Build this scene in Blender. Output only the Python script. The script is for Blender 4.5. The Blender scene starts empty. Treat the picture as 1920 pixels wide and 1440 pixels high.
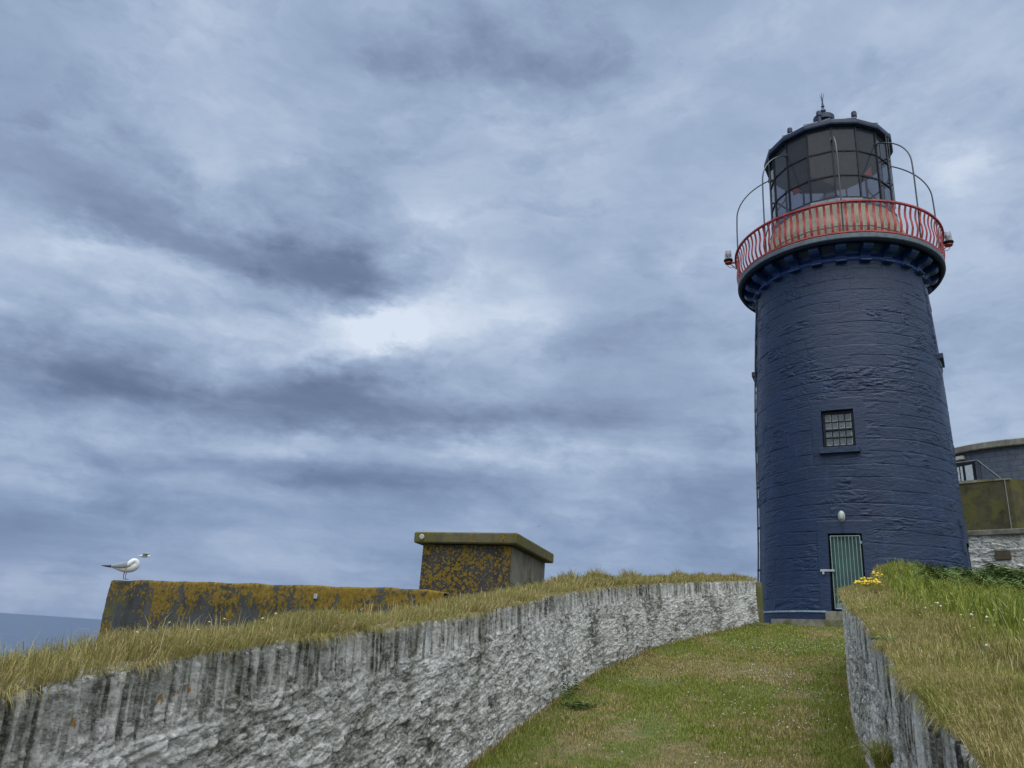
import bpy, bmesh, math, random
import numpy as np
from mathutils import Vector, Matrix
R = math.radians
SC = bpy.context.scene
COL = SC.collection
random.seed(7)
rng = np.random.default_rng(7)

# ------------------------------------------------------------------ camera
PITCH, ROLL = R(18.8), R(3.8)
cd = bpy.data.cameras.new('camera'); cam = bpy.data.objects.new('camera', cd); COL.objects.link(cam)
R0 = Vector((1, 0, 0)); U0 = Vector((0, -math.sin(PITCH), math.cos(PITCH))); F0 = Vector((0, math.cos(PITCH), math.sin(PITCH)))
cx = math.cos(ROLL)*R0 + math.sin(ROLL)*U0; cy = -math.sin(ROLL)*R0 + math.cos(ROLL)*U0
m = Matrix((cx, cy, -F0)).transposed().to_4x4(); m.translation = (0, 0, 1.6)
cam.matrix_world = m
cd.sensor_width = 36; cd.lens = 27.02; cd.clip_start = 0.05; cd.clip_end = 200000
SC.camera = cam
SC.view_settings.view_transform = 'Standard'; SC.view_settings.look = 'None'
SC.view_settings.exposure = 0.0; SC.view_settings.gamma = 1.0

# ------------------------------------------------------------------ node helper
class NT:
    def __init__(s, tree): s.t = tree; s.n = tree.nodes; s.l = tree.links
    def new(s, typ, **kw):
        n = s.n.new(typ)
        for k, v in kw.items(): setattr(n, k, v)
        return n
    def put(s, sock, v):
        if isinstance(v, bpy.types.NodeSocket): s.l.new(v, sock)
        elif v is not None: sock.default_value = v
    def math(s, op, a, b=None, c=None, clamp=False):
        n = s.new('ShaderNodeMath', operation=op, use_clamp=clamp)
        s.put(n.inputs[0], a); s.put(n.inputs[1], b)
        if c is not None: s.put(n.inputs[2], c)
        return n.outputs[0]
    def vmath(s, op, a, b=None, scale=None):
        n = s.new('ShaderNodeVectorMath', operation=op)
        s.put(n.inputs[0], a)
        if b is not None: s.put(n.inputs[1], b)
        if scale is not None: s.put(n.inputs['Scale'], scale)
        return n.outputs['Value'] if op in ('LENGTH', 'DOT_PRODUCT', 'DISTANCE') else n.outputs[0]
    def noise(s, vec, scale, detail=4, rough=.55, dist=0, color=False):
        n = s.new('ShaderNodeTexNoise')
        s.put(n.inputs['Vector'], vec); s.put(n.inputs['Scale'], scale); s.put(n.inputs['Detail'], detail)
        s.put(n.inputs['Roughness'], rough); s.put(n.inputs['Distortion'], dist)
        return n.outputs['Color' if color else 'Fac']
    def voro(s, vec, scale, feature='F1', out='Distance', rand=1.0):
        n = s.new('ShaderNodeTexVoronoi', feature=feature)
        s.put(n.inputs['Vector'], vec); s.put(n.inputs['Scale'], scale); s.put(n.inputs['Randomness'], rand)
        return n.outputs[out]
    def ramp(s, fac, stops, interp='LINEAR'):
        n = s.new('ShaderNodeValToRGB'); s.put(n.inputs[0], fac)
        cr = n.color_ramp; cr.interpolation = interp
        while len(cr.elements) < len(stops): cr.elements.new(0.5)
        for e, (p, c) in zip(cr.elements, stops):
            e.position = p; e.color = (*c, 1) if len(c) == 3 else c
        return n.outputs[0]
    def val(s, fac, lo, hi, a=0.0, b=1.0):
        n = s.new('ShaderNodeMapRange', interpolation_type='SMOOTHSTEP')
        s.put(n.inputs[0], fac); s.put(n.inputs[1], lo); s.put(n.inputs[2], hi); s.put(n.inputs[3], a); s.put(n.inputs[4], b)
        return n.outputs[0]
    def mix(s, fac, a, b, mode='MIX'):
        n = s.new('ShaderNodeMix', data_type='RGBA', blend_type=mode)
        s.put(n.inputs[0], fac)
        for i, v in ((6, a), (7, b)):
            if isinstance(v, tuple) and len(v) == 3: v = (*v, 1)
            s.put(n.inputs[i], v)
        return n.outputs[2]
    def attr(s, name):
        return s.new('ShaderNodeAttribute', attribute_name=name).outputs['Fac']
    def pos(s, scale=None, off=None):
        n = s.new('ShaderNodeNewGeometry').outputs['Position']
        if scale is not None: n = s.vmath('MULTIPLY', n, scale)
        return n
    def bump(s, h, dist=.01, strength=1.0, normal=None):
        n = s.new('ShaderNodeBump'); s.put(n.inputs['Height'], h)
        n.inputs['Distance'].default_value = dist; n.inputs['Strength'].default_value = strength
        if normal is not None: s.put(n.inputs['Normal'], normal)
        return n.outputs[0]

def srgb(r, g, b):
    f = lambda c: (c/255/12.92) if c/255 <= .04045 else ((c/255+.055)/1.055)**2.4
    return (f(r), f(g), f(b))

# ------------------------------------------------------------------ sky: overcast cloud deck over a Nishita sky
SUN_AZ, SUN_EL = R(178), R(60)
w = bpy.data.worlds.new('World'); SC.world = w; w.use_nodes = True
N = NT(w.node_tree); N.n.clear()
out = N.new('ShaderNodeOutputWorld'); bg = N.new('ShaderNodeBackground')
N.l.new(bg.outputs[0], out.inputs[0])
tc = N.new('ShaderNodeTexCoord').outputs['Generated']
sky = N.new('ShaderNodeTexSky', sky_type='NISHITA'); sky.sun_disc = False
sky.sun_elevation = SUN_EL; sky.sun_rotation = SUN_AZ
sx = N.new('ShaderNodeSeparateXYZ'); N.l.new(tc, sx.inputs[0])
X, Y, Z = sx.outputs
el = N.math('ARCSINE', Z); az = N.math('ARCTAN2', X, Y)
# projected cloud-deck coordinates (perspective flattening towards the horizon)
den = N.math('ADD', N.math('MAXIMUM', Z, 0.0), 0.30)
cp = N.new('ShaderNodeCombineXYZ'); N.l.new(N.math('DIVIDE', X, den), cp.inputs[0]); N.l.new(N.math('DIVIDE', Y, den), cp.inputs[1])
deck = cp.outputs[0]
lay = N.vmath('MULTIPLY', tc, (1, 1, 2.0))
warp = N.noise(lay, 2.6, 6, .6, color=True)
wx = N.new('ShaderNodeSeparateXYZ'); N.l.new(warp, wx.inputs[0])
warp2 = N.noise(lay, 8.0, 6, .62, color=True)
wy = N.new('ShaderNodeSeparateXYZ'); N.l.new(warp2, wy.inputs[0])
elw = N.val(el, 0.0, 0.5, 0.25, 1.0)     # less vertical warping near the horizon
def wsum(i, k):
    a = N.math('MULTIPLY', N.math('SUBTRACT', wx.outputs[i], .5), k)
    return N.math('MULTIPLY_ADD', N.math('SUBTRACT', wy.outputs[i], .5), k*.55, a)
az2 = N.math('ADD', az, wsum(0, .26))
el2 = N.math('ADD', el, N.math('MULTIPLY', wsum(1, .20), elw))
BLOBS=[(-0.4444,0.6091,10.69,2.783,5.116,-18.19,0.18),
 (-0.4176,0.529,14.25,3.306,4.002,-15.72,0.28),
 (-0.4095,0.5087,23.87,5.38,8.541,-34.62,0.14),
 (-0.5821,0.5495,17.77,5.201,15.03,-41.65,0.15),
 (-0.5298,0.6827,17.03,-3.632,-1.781,-59.09,0.2),
 (-0.1945,0.3651,12.05,3.98,11.75,-38.88,0.5),
 (-0.1852,0.3766,27.38,3.688,9.156,-72.7,0.3),
 (-0.3034,0.3389,11.34,0.3137,1.545,-62.58,0.3),
 (-0.08912,0.4114,8.846,0.9185,2.678,-28.97,0.2),
 (0.008579,0.4188,11.99,0.8364,1.348,-24.15,0.18),
 (-0.06902,0.5882,7.284,0.8007,1.169,-13.98,0.2),
 (-0.5234,0.3987,21.26,-2.009,-5.039,-54.29,0.22),
 (-0.4465,0.3898,9.977,-0.4166,-1.95,-60.72,0.28),
 (-0.5059,0.1988,9.433,2.107,9.848,-54.09,0.25),
 (-0.3707,0.202,12.31,2.281,9.369,-64.2,0.22),
 (-0.2779,0.2247,16.69,2.635,6.876,-53.37,0.3),
 (-0.5433,0.1499,19.1,4.436,18.64,-112.3,0.15),
 (-0.3754,0.1607,14.85,2.764,12.92,-97.83,0.16),
 (-0.2864,0.1542,14.09,2.25,10.73,-95.65,0.25),
 (-0.06558,0.2436,20.05,1.811,9.544,-120.8,0.22),
 (0.08311,0.4426,8.243,0.3603,0.6348,-24.37,0.15),
 (0.2521,0.7308,5.592,-0.1299,-2.397,-28.88,0.14),
 (0.5985,0.5406,21.4,-3.256,-8.93,-38.23,0.28),
 (0.6405,0.6805,13.74,-2.656,-9.411,-31,0.2),
 (0.1198,0.2303,8.402,0.2372,3.025,-81.41,0.18),
 (0.1318,0.596,6.285,0.1835,-0.1563,-15.56,0.06),
 (-0.2289,0.1176,7.648,1.088,11.95,-127.9,0.1),
 (-0.518,0.04005,12.28,2.794,4.778,-49.26,0.22),
 (-0.3995,0.3512,30.6,6.176,10.33,-50.61,0.15),
 (-0.3191,0.718,10.26,2.472,4.52,-21.4,-0.18),
 (-0.1481,0.7406,11.65,1.961,3.364,-28.56,-0.2),
 (0.09352,0.7314,16.8,0.8769,-0.08845,-28.38,-0.25),
 (-0.5223,0.4682,9.509,-2.61,-5.436,-22.68,-0.3),
 (-0.4554,0.4296,9.279,-1.173,-3.502,-35.09,-0.28),
 (-0.6628,0.5036,22.34,6.838,9.851,-24.3,-0.22),
 (-0.3123,0.4482,14.9,1.318,3.787,-36.11,-0.55),
 (-0.2096,0.4451,18.65,2.763,4.199,-29.47,-0.6),
 (-0.2731,0.4081,13.95,2.321,7.152,-43.48,-0.3),
 (-0.2827,0.5461,16.51,3.08,3.17,-17.08,-0.2),
 (-0.5126,0.3036,12.24,2.827,8.256,-35.24,-0.3),
 (-0.5814,0.2654,14.42,3.559,7.327,-29.96,-0.4),
 (-0.3709,0.2708,6.043,0.6124,3.511,-45.18,-0.38),
 (-0.2303,0.3158,15.79,2.309,5.136,-38.47,-0.4),
 (-0.07586,0.2773,5.363,0.01971,-0.04438,-40.25,-0.38),
 (0.0401,0.268,11.6,0.6426,2.935,-55.61,-0.25),
 (-0.2265,0.194,5.738,0.5079,3.286,-57.71,-0.32),
 (-0.08216,0.1942,6.519,0.2704,1.617,-56.62,-0.3),
 (-0.2887,0.2501,7.476,1.21,10.28,-74.49,-0.2),
 (0.1956,0.4094,13.74,0.03769,-0.35,-29.47,-0.2),
 (-0.4426,0.1132,4.888,1.003,6.037,-48.2,-0.2),
 (0.03836,0.1719,4.49,0.2488,3.867,-67.15,-0.14),
 (-0.5219,0.07964,8.409,1.91,6.145,-50.93,-0.22),
 (0.2755,0.1743,12.87,-0.3134,0.3471,-19.18,-0.14),
 (0.6173,0.3666,23.88,-3.407,-2.293,-14.18,-0.16),
 (0.238,0.3343,10.25,-0.1236,-0.2923,-24.64,-0.1),
 (0.3692,0.7063,10.97,-0.8377,-4.124,-28.98,-0.08)]

acc = None
for (ca, ce, a, b, c, d, amp) in BLOBS:
    da = N.math('SUBTRACT', az2, ca); de = N.math('SUBTRACT', el2, ce)
    u = N.math('MULTIPLY_ADD', da, a, N.math('MULTIPLY', de, b))
    v = N.math('MULTIPLY_ADD', da, c, N.math('MULTIPLY', de, d))
    r2 = N.math('MULTIPLY_ADD', u, u, N.math('MULTIPLY', v, v))
    g = N.math('EXPONENT', N.math('MULTIPLY', r2, -.6))
    acc = N.math('MULTIPLY', g, amp) if acc is None else N.math('MULTIPLY_ADD', g, amp, acc)
wl = N.vmath('ADD', lay, N.vmath('SCALE', N.vmath('SUBTRACT', warp, (.5, .5, .5)), scale=.22))
f1 = N.noise(wl, 3.2, 10, .60)
bil = N.math('SUBTRACT', 1.0, N.math('ABSOLUTE', N.math('MULTIPLY_ADD', N.noise(wl, 5.5, 8, .55), 4.0, -2.0)))
f2 = N.noise(wl, 11.0, 7, .62)
f3 = N.noise(deck, .75, 3, .5)
v = N.math('MULTIPLY_ADD', acc, .58, .60)
v = N.math('MULTIPLY_ADD', N.math('SUBTRACT', f1, .5), .74, v)
v = N.math('MULTIPLY_ADD', N.math('SUBTRACT', f2, .5), .26, v)
v = N.math('MULTIPLY_ADD', N.math('SUBTRACT', f3, .5), .18, v)
v = N.math('MULTIPLY_ADD', N.math('SUBTRACT', bil, .55), .13, v)
str_ = N.noise(N.vmath('ADD', N.vmath('MULTIPLY', tc, (1, 1, 6.5)), N.vmath('SCALE', warp, scale=.35)), 4.2, 8, .62)
v = N.math('MULTIPLY_ADD', N.math('SUBTRACT', str_, .5), N.val(el, .12, .55, .55, .10), v)
v = N.math('MULTIPLY_ADD', N.val(el, 0.0, 0.45), .10, N.math('SUBTRACT', v, .07), clamp=True)
cc = N.ramp(v, [(0.0, srgb(86, 102, 132)), (.25, srgb(110, 127, 157)), (.45, srgb(136, 154, 184)), (.62, srgb(157, 176, 204)),
                (.80, srgb(184, 200, 223)), (1.0, srgb(220, 231, 246))])
# low band: bluer, calmer rain haze
low = N.val(el, 0.0, 0.30, 1.0, 0.0)
lowc = N.ramp(v, [(0.0, srgb(98, 118, 158)), (.5, srgb(122, 143, 182)), (1.0, srgb(168, 185, 214))])
cc = N.mix(N.math('MULTIPLY', low, .62), cc, lowc)
nish = N.vmath('SCALE', sky.outputs[0], scale=.10)
fin = N.mix(.94, nish, cc)
zen = N.val(el, R(47), R(78), 1.0, 3.8)       # overcast zenith, raised further above the view to light the ground
rear = N.val(Y, .25, -.35, 1.0, 2.1)              # unseen sky behind the camera, brightened to light the surfaces facing it
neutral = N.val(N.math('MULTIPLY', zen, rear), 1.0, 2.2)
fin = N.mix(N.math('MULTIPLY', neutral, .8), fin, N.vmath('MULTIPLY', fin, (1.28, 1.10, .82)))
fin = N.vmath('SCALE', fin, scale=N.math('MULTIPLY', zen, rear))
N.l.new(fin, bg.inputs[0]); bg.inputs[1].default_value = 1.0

sd = bpy.data.lights.new('sun', 'SUN'); sun = bpy.data.objects.new('sun', sd); COL.objects.link(sun)
sd.energy = 2.0; sd.angle = R(75); sd.color = (1.0, .985, .96)
sdir = Vector((math.sin(SUN_AZ)*math.cos(SUN_EL), math.cos(SUN_AZ)*math.cos(SUN_EL), math.sin(SUN_EL)))
sun.rotation_euler = sdir.to_track_quat('Z', 'Y').to_euler()
sun.location = (0, 0, 40)

# ------------------------------------------------------------------ object helpers
def tag(o, label=None, cat=None, group=None, kind=None):
    if label: o['label'] = label
    if cat: o['category'] = cat
    if group: o['group'] = group
    if kind: o['kind'] = kind
    return o
def wloc(o):
    v = Vector((0, 0, 0))
    while o is not None: v += o.location; o = o.parent
    return v
def empty(name, loc, label, cat, group=None):
    o = bpy.data.objects.new(name, None); COL.objects.link(o); o.location = loc
    o.empty_display_size = .3
    return tag(o, label, cat, group)
def link_mesh(name, me, mat, parent=None, origin=None, smooth=False):
    """me is in world coordinates; moved so that the object's origin is the parent's (or the given origin)."""
    o = bpy.data.objects.new(name, me); COL.objects.link(o)
    if isinstance(mat, (list, tuple)):
        for mm in mat: me.materials.append(mm)
    else: me.materials.append(mat)
    if parent is not None:
        me.transform(Matrix.Translation(-wloc(parent))); o.parent = parent
    elif origin is not None:
        me.transform(Matrix.Translation(-Vector(origin))); o.location = origin
    if smooth: me.polygons.foreach_set('use_smooth', np.ones(len(me.polygons), bool))
    me.update()
    return o
def mesh_np(name, V, F, attrs=None, smooth=True):
    me = bpy.data.meshes.new(name)
    V = np.ascontiguousarray(V, np.float32); F = np.ascontiguousarray(F, np.int32)
    k = F.shape[1]
    me.vertices.add(len(V)); me.vertices.foreach_set('co', V.ravel())
    me.loops.add(F.size); me.loops.foreach_set('vertex_index', F.ravel())
    me.polygons.add(len(F)); me.polygons.foreach_set('loop_start', np.arange(0, F.size, k, dtype=np.int32))
    try: me.polygons.foreach_set('loop_total', np.full(len(F), k, np.int32))
    except Exception: pass
    me.polygons.foreach_set('use_smooth', np.full(len(F), smooth, bool))
    me.update(calc_edges=True)
    for an, av in (attrs or {}).items():
        a = me.attributes.new(an, 'FLOAT', 'POINT'); a.data.foreach_set('value', np.ascontiguousarray(av, np.float32))
    return me
def grid_faces(nu, nv, keep=None):
    i = np.arange(nu-1)[:, None]*nv + np.arange(nv-1)[None, :]
    F = np.stack([i, i+nv, i+nv+1, i+1], -1)
    if keep is not None: F = F[keep]
    return F.reshape(-1, 4)

class MB:
    """collects simple solids, in world coordinates, into one mesh"""
    def __init__(s): s.v = []; s.f = []; s.sm = []
    def add(s, vs, fs, smooth=False):
        n = len(s.v); s.v += [tuple(p) for p in vs]
        s.f += [tuple(n+i for i in f) for f in fs]; s.sm += [smooth]*len(fs)
    def box(s, c, h, ax=None, bev=0.0):
        ax = ax or (Vector((1, 0, 0)), Vector((0, 1, 0)), Vector((0, 0, 1))); c = Vector(c)
        if bev > 0:
            # chamfered box: 24 vertices
            vs = []; idx = {}
            for sx_ in (-1, 1):
                for sy_ in (-1, 1):
                    for sz_ in (-1, 1):
                        for k in range(3):
                            q = [sx_*(h[0]-(bev if k != 0 else 0)), sy_*(h[1]-(bev if k != 1 else 0)), sz_*(h[2]-(bev if k != 2 else 0))]
                            idx[(sx_, sy_, sz_, k)] = len(vs); vs.append(c+ax[0]*q[0]+ax[1]*q[1]+ax[2]*q[2])
            fs = []
            for k in range(3):
                a, b = [j for j in range(3) if j != k]
                for sg in (-1, 1):
                    q = []
                    for (p, r_) in ((-1, -1), (1, -1), (1, 1), (-1, 1)):
                        t = [0, 0, 0]; t[k] = sg; t[a] = p; t[b] = r_; q.append(idx[(*t, k)])
                    fs.append(q)
            for k in range(3):      # edges parallel to axis k
                a, b = [j for j in range(3) if j != k]
                for p in (-1, 1):
                    for r_ in (-1, 1):
                        t1 = [0, 0, 0]; t1[a] = p; t1[b] = r_; t1[k] = -1; t2 = list(t1); t2[k] = 1
                        fs.append([idx[(*t1, a)], idx[(*t2, a)], idx[(*t2, b)], idx[(*t1, b)]])
            for key in [(a_, b_, c_) for a_ in (-1, 1) for b_ in (-1, 1) for c_ in (-1, 1)]:
                fs.append([idx[(*key, 0)], idx[(*key, 1)], idx[(*key, 2)]])
            s.add(vs, fs); return s
        vs = [c+ax[0]*h[0]*i+ax[1]*h[1]*j+ax[2]*h[2]*k for i in (-1, 1) for j in (-1, 1) for k in (-1, 1)]
        s.add(vs, [(0, 1, 3, 2), (4, 6, 7, 5), (0, 4, 5, 1), (2, 3, 7, 6), (0, 2, 6, 4), (1, 5, 7, 3)]); return s
    def hexa(s, vs): s.add(vs, [(0, 1, 3, 2), (4, 6, 7, 5), (0, 4, 5, 1), (2, 3, 7, 6), (0, 2, 6, 4), (1, 5, 7, 3)]); return s
    def lathe(s, c, prof, n=32, smooth=True, axis=None, a0=0.0, cap=True):
        """prof: (r, z) list around vertical line through c"""
        c = Vector(c); ax = axis or (Vector((1, 0, 0)), Vector((0, 1, 0)), Vector((0, 0, 1)))
        vs = []; fs = []
        for (r, z) in prof:
            for k in range(n):
                a = a0 + 2*math.pi*k/n
                vs.append(c+ax[0]*(r*math.cos(a))+ax[1]*(r*math.sin(a))+ax[2]*z)
        for i in range(len(prof)-1):
            for k in range(n):
                fs.append((i*n+k, i*n+(k+1) % n, (i+1)*n+(k+1) % n, (i+1)*n+k))
        s.add(vs, fs, smooth)
        if cap:
            s.add([vs[k] for k in range(n)], [tuple(range(n))[::-1]]); s.add([vs[(len(prof)-1)*n+k] for k in range(n)], [tuple(range(n))])
        return s
    def tube(s, path, r, n=8, closed=False, smooth=True):
        P = [Vector(p) for p in path]; L = len(P); rings = []
        up = None
        for i, p in enumerate(P):
            if closed: d = (P[(i+1) % L]-P[i-1]).normalized()
            else: d = (P[min(i+1, L-1)]-P[max(i-1, 0)]).normalized()
            if up is None:
                up = Vector((0, 0, 1)) if abs(d.z) < .9 else Vector((1, 0, 0))
            a = d.cross(up).normalized(); b = a.cross(d).normalized(); up = b
            rr = r[i] if isinstance(r, (list, tuple)) else r
            rings.append([p+a*(rr*math.cos(2*math.pi*k/n))+b*(rr*math.sin(2*math.pi*k/n)) for k in range(n)])
        vs = [q for rg in rings for q in rg]; fs = []
        M = L if closed else L-1
        for i in range(M):
            j = (i+1) % L
            for k in range(n): fs.append((i*n+k, i*n+(k+1) % n, j*n+(k+1) % n, j*n+k))
        s.add(vs, fs, smooth)
        if not closed:
            s.add(rings[0], [tuple(range(n))]); s.add(rings[-1], [tuple(range(n))[::-1]])
        return s
    def build(s, name, mat, parent=None, origin=None):
        me = bpy.data.meshes.new(name); me.from_pydata([tuple(v) for v in s.v], [], s.f)
        me.polygons.foreach_set('use_smooth', np.array(s.sm, bool))
        bm = bmesh.new(); bm.from_mesh(me); bmesh.ops.recalc_face_normals(bm, faces=bm.faces); bm.to_mesh(me); bm.free()
        return link_mesh(name, me, mat, parent, origin)

# ------------------------------------------------------------------ numpy noise
def _h(ix, iy, seed=0):
    n = (ix.astype(np.int64)*374761393 + iy.astype(np.int64)*668265263 + seed*1442695041) & 0xFFFFFFFF
    n = ((n ^ (n >> 13))*1274126177) & 0xFFFFFFFF
    n = ((n ^ (n >> 16))*2246822519) & 0xFFFFFFFF
    return ((n ^ (n >> 15)) & 0xFFFFFF)/float(0xFFFFFF)
def vnoise(x, y, seed=0):
    ix = np.floor(x); iy = np.floor(y); fx = x-ix; fy = y-iy
    fx = fx*fx*fx*(fx*(fx*6-15)+10); fy = fy*fy*fy*(fy*(fy*6-15)+10)
    a = _h(ix, iy, seed); b = _h(ix+1, iy, seed); c = _h(ix, iy+1, seed); d = _h(ix+1, iy+1, seed)
    return (a*(1-fx)+b*fx)*(1-fy)+(c*(1-fx)+d*fx)*fy
def fbm(x, y, oct=4, seed=0, gain=.5):
    s = 0; a = 1; t = 0
    for i in range(oct):
        s = s+a*vnoise(x*2**i+17.3*i, y*2**i+9.1*i, seed+i); t += a; a *= gain
    return s/t
def voronoi(x, y, seed=0):
    """returns F1, F2, id-random of the nearest cell"""
    ix = np.floor(x); iy = np.floor(y)
    f1 = np.full(x.shape, 9.); f2 = np.full(x.shape, 9.); idr = np.zeros(x.shape)
    for dx in (-1, 0, 1):
        for dy in (-1, 0, 1):
            cx_ = ix+dx; cy_ = iy+dy
            px = cx_+.1+.8*_h(cx_, cy_, seed); py = cy_+.1+.8*_h(cx_, cy_, seed+5)
            d = np.hypot(x-px, y-py); rr = _h(cx_, cy_, seed+9)
            near = d < f1
            f2 = np.where(near, f1, np.minimum(f2, d)); idr = np.where(near, rr, idr); f1 = np.where(near, d, f1)
    return f1, f2, idr
def sst(x, a, b):
    t = np.clip((x-a)/(b-a), 0, 1); return t*t*(3-2*t)

# ------------------------------------------------------------------ plan of the place (metres; eye at (0,0,1.6))
SA = R(18); DS = np.array([math.sin(SA), math.cos(SA)]); DQ = np.array([math.cos(SA), -math.sin(SA)])
# side of the path: left and right retaining walls as offsets q along the path direction s
LS = [-3, 0, 1.86, 5.8, 7.7, 10.2, 13.2, 15.7, 18.4, 19.0]; LQ = [-2.2, -2.12, -2.08, -2.03, -2.02, -1.98, -1.57, -.88, .03, .25]
RS = [-3, 0, 1.65, 3.1, 4.75, 6.94, 8.2, 10.6, 11.9, 13.46, 15, 16.5, 18, 30]; RQ = [.25, .33, .38, .48, .62, .78, .84, 1.04, 1.28, 1.94, 3.0, 4.6, 7, 9]
def smooth_curve(S, Q):
    s = np.linspace(S[0], S[-1], 400); q = np.interp(s, S, Q)
    k = np.exp(-np.linspace(-2, 2, 21)**2); k /= k.sum()
    qp = np.concatenate([np.full(10, 2*q[0])-q[10:0:-1], q, np.full(10, 2*q[-1])-q[-2:-12:-1]])
    return s, np.convolve(qp, k, 'valid')
LC = smooth_curve(LS, LQ); RC = smooth_curve(RS, RQ)
qL = lambda s: np.interp(s, *LC)
qR = lambda s: np.interp(s, *RC)
def lawn_z(s): return .13*np.minimum(s, 18.4)
def wall_h(s): return 1.10 + .03*np.sin(s*1.3)
def topL(s): return .13*s + np.interp(s, [-3, 1.9, 2.6, 5.8, 8.3, 12.3, 18.1], [1.12, 1.13, 1.14, 1.06, 1.08, 1.02, .93])
def topR(s): return .13*s + np.interp(s, [-3, 1.6, 2.3, 4.0, 7.7, 11.1, 30], [1.24, 1.24, 1.22, 1.17, 1.11, 1.10, 1.10])
WT = .42
def ground_z(x, y):
    s = x*DS[0]+y*DS[1]; q = x*DQ[0]+y*DQ[1]
    zl = lawn_z(s)
    oL = qL(s)-q; oR = q-qR(s)
    left = topL(np.minimum(s, 18.5)) + .02 - .30*np.maximum(oL-.22, 0) - .012*np.maximum(oL-.3, 0)**2
    left = np.maximum(left - .3*np.maximum(s-19, 0), -60)
    hump = .05*np.exp(-((oR-.9)/.6)**2)
    right = topR(np.minimum(s, 24)) + .03 + .05*np.clip(oR-.3, 0, 3) + hump
    right = right + .22*np.exp(-((s-11.6)/1.0)**2 - ((oR-.5)/.6)**2)
    far = np.maximum(np.hypot(x-8, y-14)-42, 0)
    right = right - .02*far**1.5
    wl = sst(oL, .12, WT-.06)*(1-sst(s, 18.6, 19.3)*(1-sst(oL, 2.5, 5))); wr = sst(oR, .12, WT-.06)
    z = zl*(1-wl)+left*wl
    beyond = sst(s, 19.3, 40)*sst(oL, -2, 6)*9
    z = z - beyond
    z = z*(1-wr)+right*wr
    z = z - .02*np.maximum(-s-6, 0)**1.3
    far2 = np.maximum(np.hypot(x, y)-60, 0)
    return np.maximum(z - .015*far2**1.5, -50)
def gp(x, y):
    return (x, y, float(ground_z(np.array([x]), np.array([y]))[0]))
def dryness(x, y):
    s = x*DS[0]+y*DS[1]; q = x*DQ[0]+y*DQ[1]
    n = fbm(x*1.1, y*1.1, 4, 3); n2 = fbm(x*.45+4, y*.45, 3, 11)
    track = 1.0*np.exp(-((q-.0-.35*np.sin(s*.3))/.45)**2)
    n3 = fbm(x*6, y*6, 3, 13)
    lawn = np.clip((n-.5)*1.7+(n2-.5)*1.1+(n3-.5)*1.7+.33+.10*track + .16*np.sin(q*7+np.sin(s*.5)) - .6*np.exp(-((q-qR(s)+.22)/.28)**2), 0, 1)
    oL = qL(s)-q; oR = q-qR(s)
    bankL = np.clip(.68+(fbm(x*3.5, y*3.5, 4, 21)-.5)*1.5 + .3*np.exp(-(oL/.35)**2), 0, 1)
    bankR = np.clip(.56+(fbm(x*3.2, y*3.2, 4, 31)-.5)*1.9 + .35*np.exp(-(oR/.35)**2) - 1.0*sst(oR, .36, .66), 0, 1)
    r = np.where(oL > -.04, bankL, lawn); return np.where(oR > -.04, bankR, r)

# ------------------------------------------------------------------ materials
def material(name):
    mt = bpy.data.materials.new(name); mt.use_nodes = True
    n = NT(mt.node_tree); b = mt.node_tree.nodes['Principled BSDF']
    return mt, n, b
def simple(name, col, rough=.5, metal=0.0, var=.12, scale=8.0, spec=.5, bump=0.0):
    mt, n, b = material(name)
    p = n.pos()
    f = n.noise(p, scale, 5, .6)
    lo = tuple(c*(1-var*1.6) for c in col); hi = tuple(min(1, c*(1+var*1.6)) for c in col)
    n.put(b.inputs['Base Color'], n.ramp(f, [(.3, lo), (.7, hi)]))
    n.put(b.inputs['Roughness'], n.val(n.noise(p, scale*2.3, 3, .5), .3, .7, max(.05, rough-.1), min(1, rough+.1)))
    b.inputs['Metallic'].default_value = metal; b.inputs['Specular IOR Level'].default_value = spec
    if bump: n.put(b.inputs['Normal'], n.bump(n.noise(p, scale*5, 5, .6), bump))
    return mt

# grass blades: tone = per-blade random, dry = how parched
GREEN = [(.0, (.080, .115, .013)), (.5, (.185, .215, .030)), (1., (.30, .31, .065))]
DRY = [(.0, (.14, .112, .034)), (.45, (.28, .228, .082)), (.75, (.38, .315, .135)), (1., (.52, .45, .24))]
def grass_mat(name, lush=0.0):
    mt, n, b = material(name)
    t = n.attr('tone'); d = n.attr('dry')
    c = n.mix(n.val(d, .25, .75), n.ramp(t, GREEN), n.ramp(t, DRY))
    n.put(b.inputs['Base Color'], c)
    b.inputs['Roughness'].default_value = .65; b.inputs['Specular IOR Level'].default_value = .25
    n.put(b.inputs['Subsurface Weight'], 0.0)
    tr = n.new('ShaderNodeBsdfTranslucent'); n.put(tr.inputs['Color'], c)
    ms = n.new('ShaderNodeMixShader'); ms.inputs[0].default_value = .3
    n.l.new(b.outputs[0], ms.inputs[1]); n.l.new(tr.outputs[0], ms.inputs[2])
    n.l.new(ms.outputs[0], mt.node_tree.nodes['Material Output'].inputs[0])
    return mt
M_GRASS = grass_mat('grass blades')
mt, n, b = material('soil and turf'); M_GROUND = mt
p = n.pos(); d = n.attr('dry'); f = n.noise(p, 9, 8, .65)
tu = n.mix(n.val(d, .25, .75), n.ramp(f, [(.25, (.045, .06, .012)), (.75, (.12, .14, .028))]), n.ramp(f, [(.25, (.075, .060, .026)), (.75, (.20, .165, .075))]))
n.put(b.inputs['Base Color'], tu); b.inputs['Roughness'].default_value = .95
n.put(b.inputs['Normal'], n.bump(n.noise(p, 30, 6, .7), .02))

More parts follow.
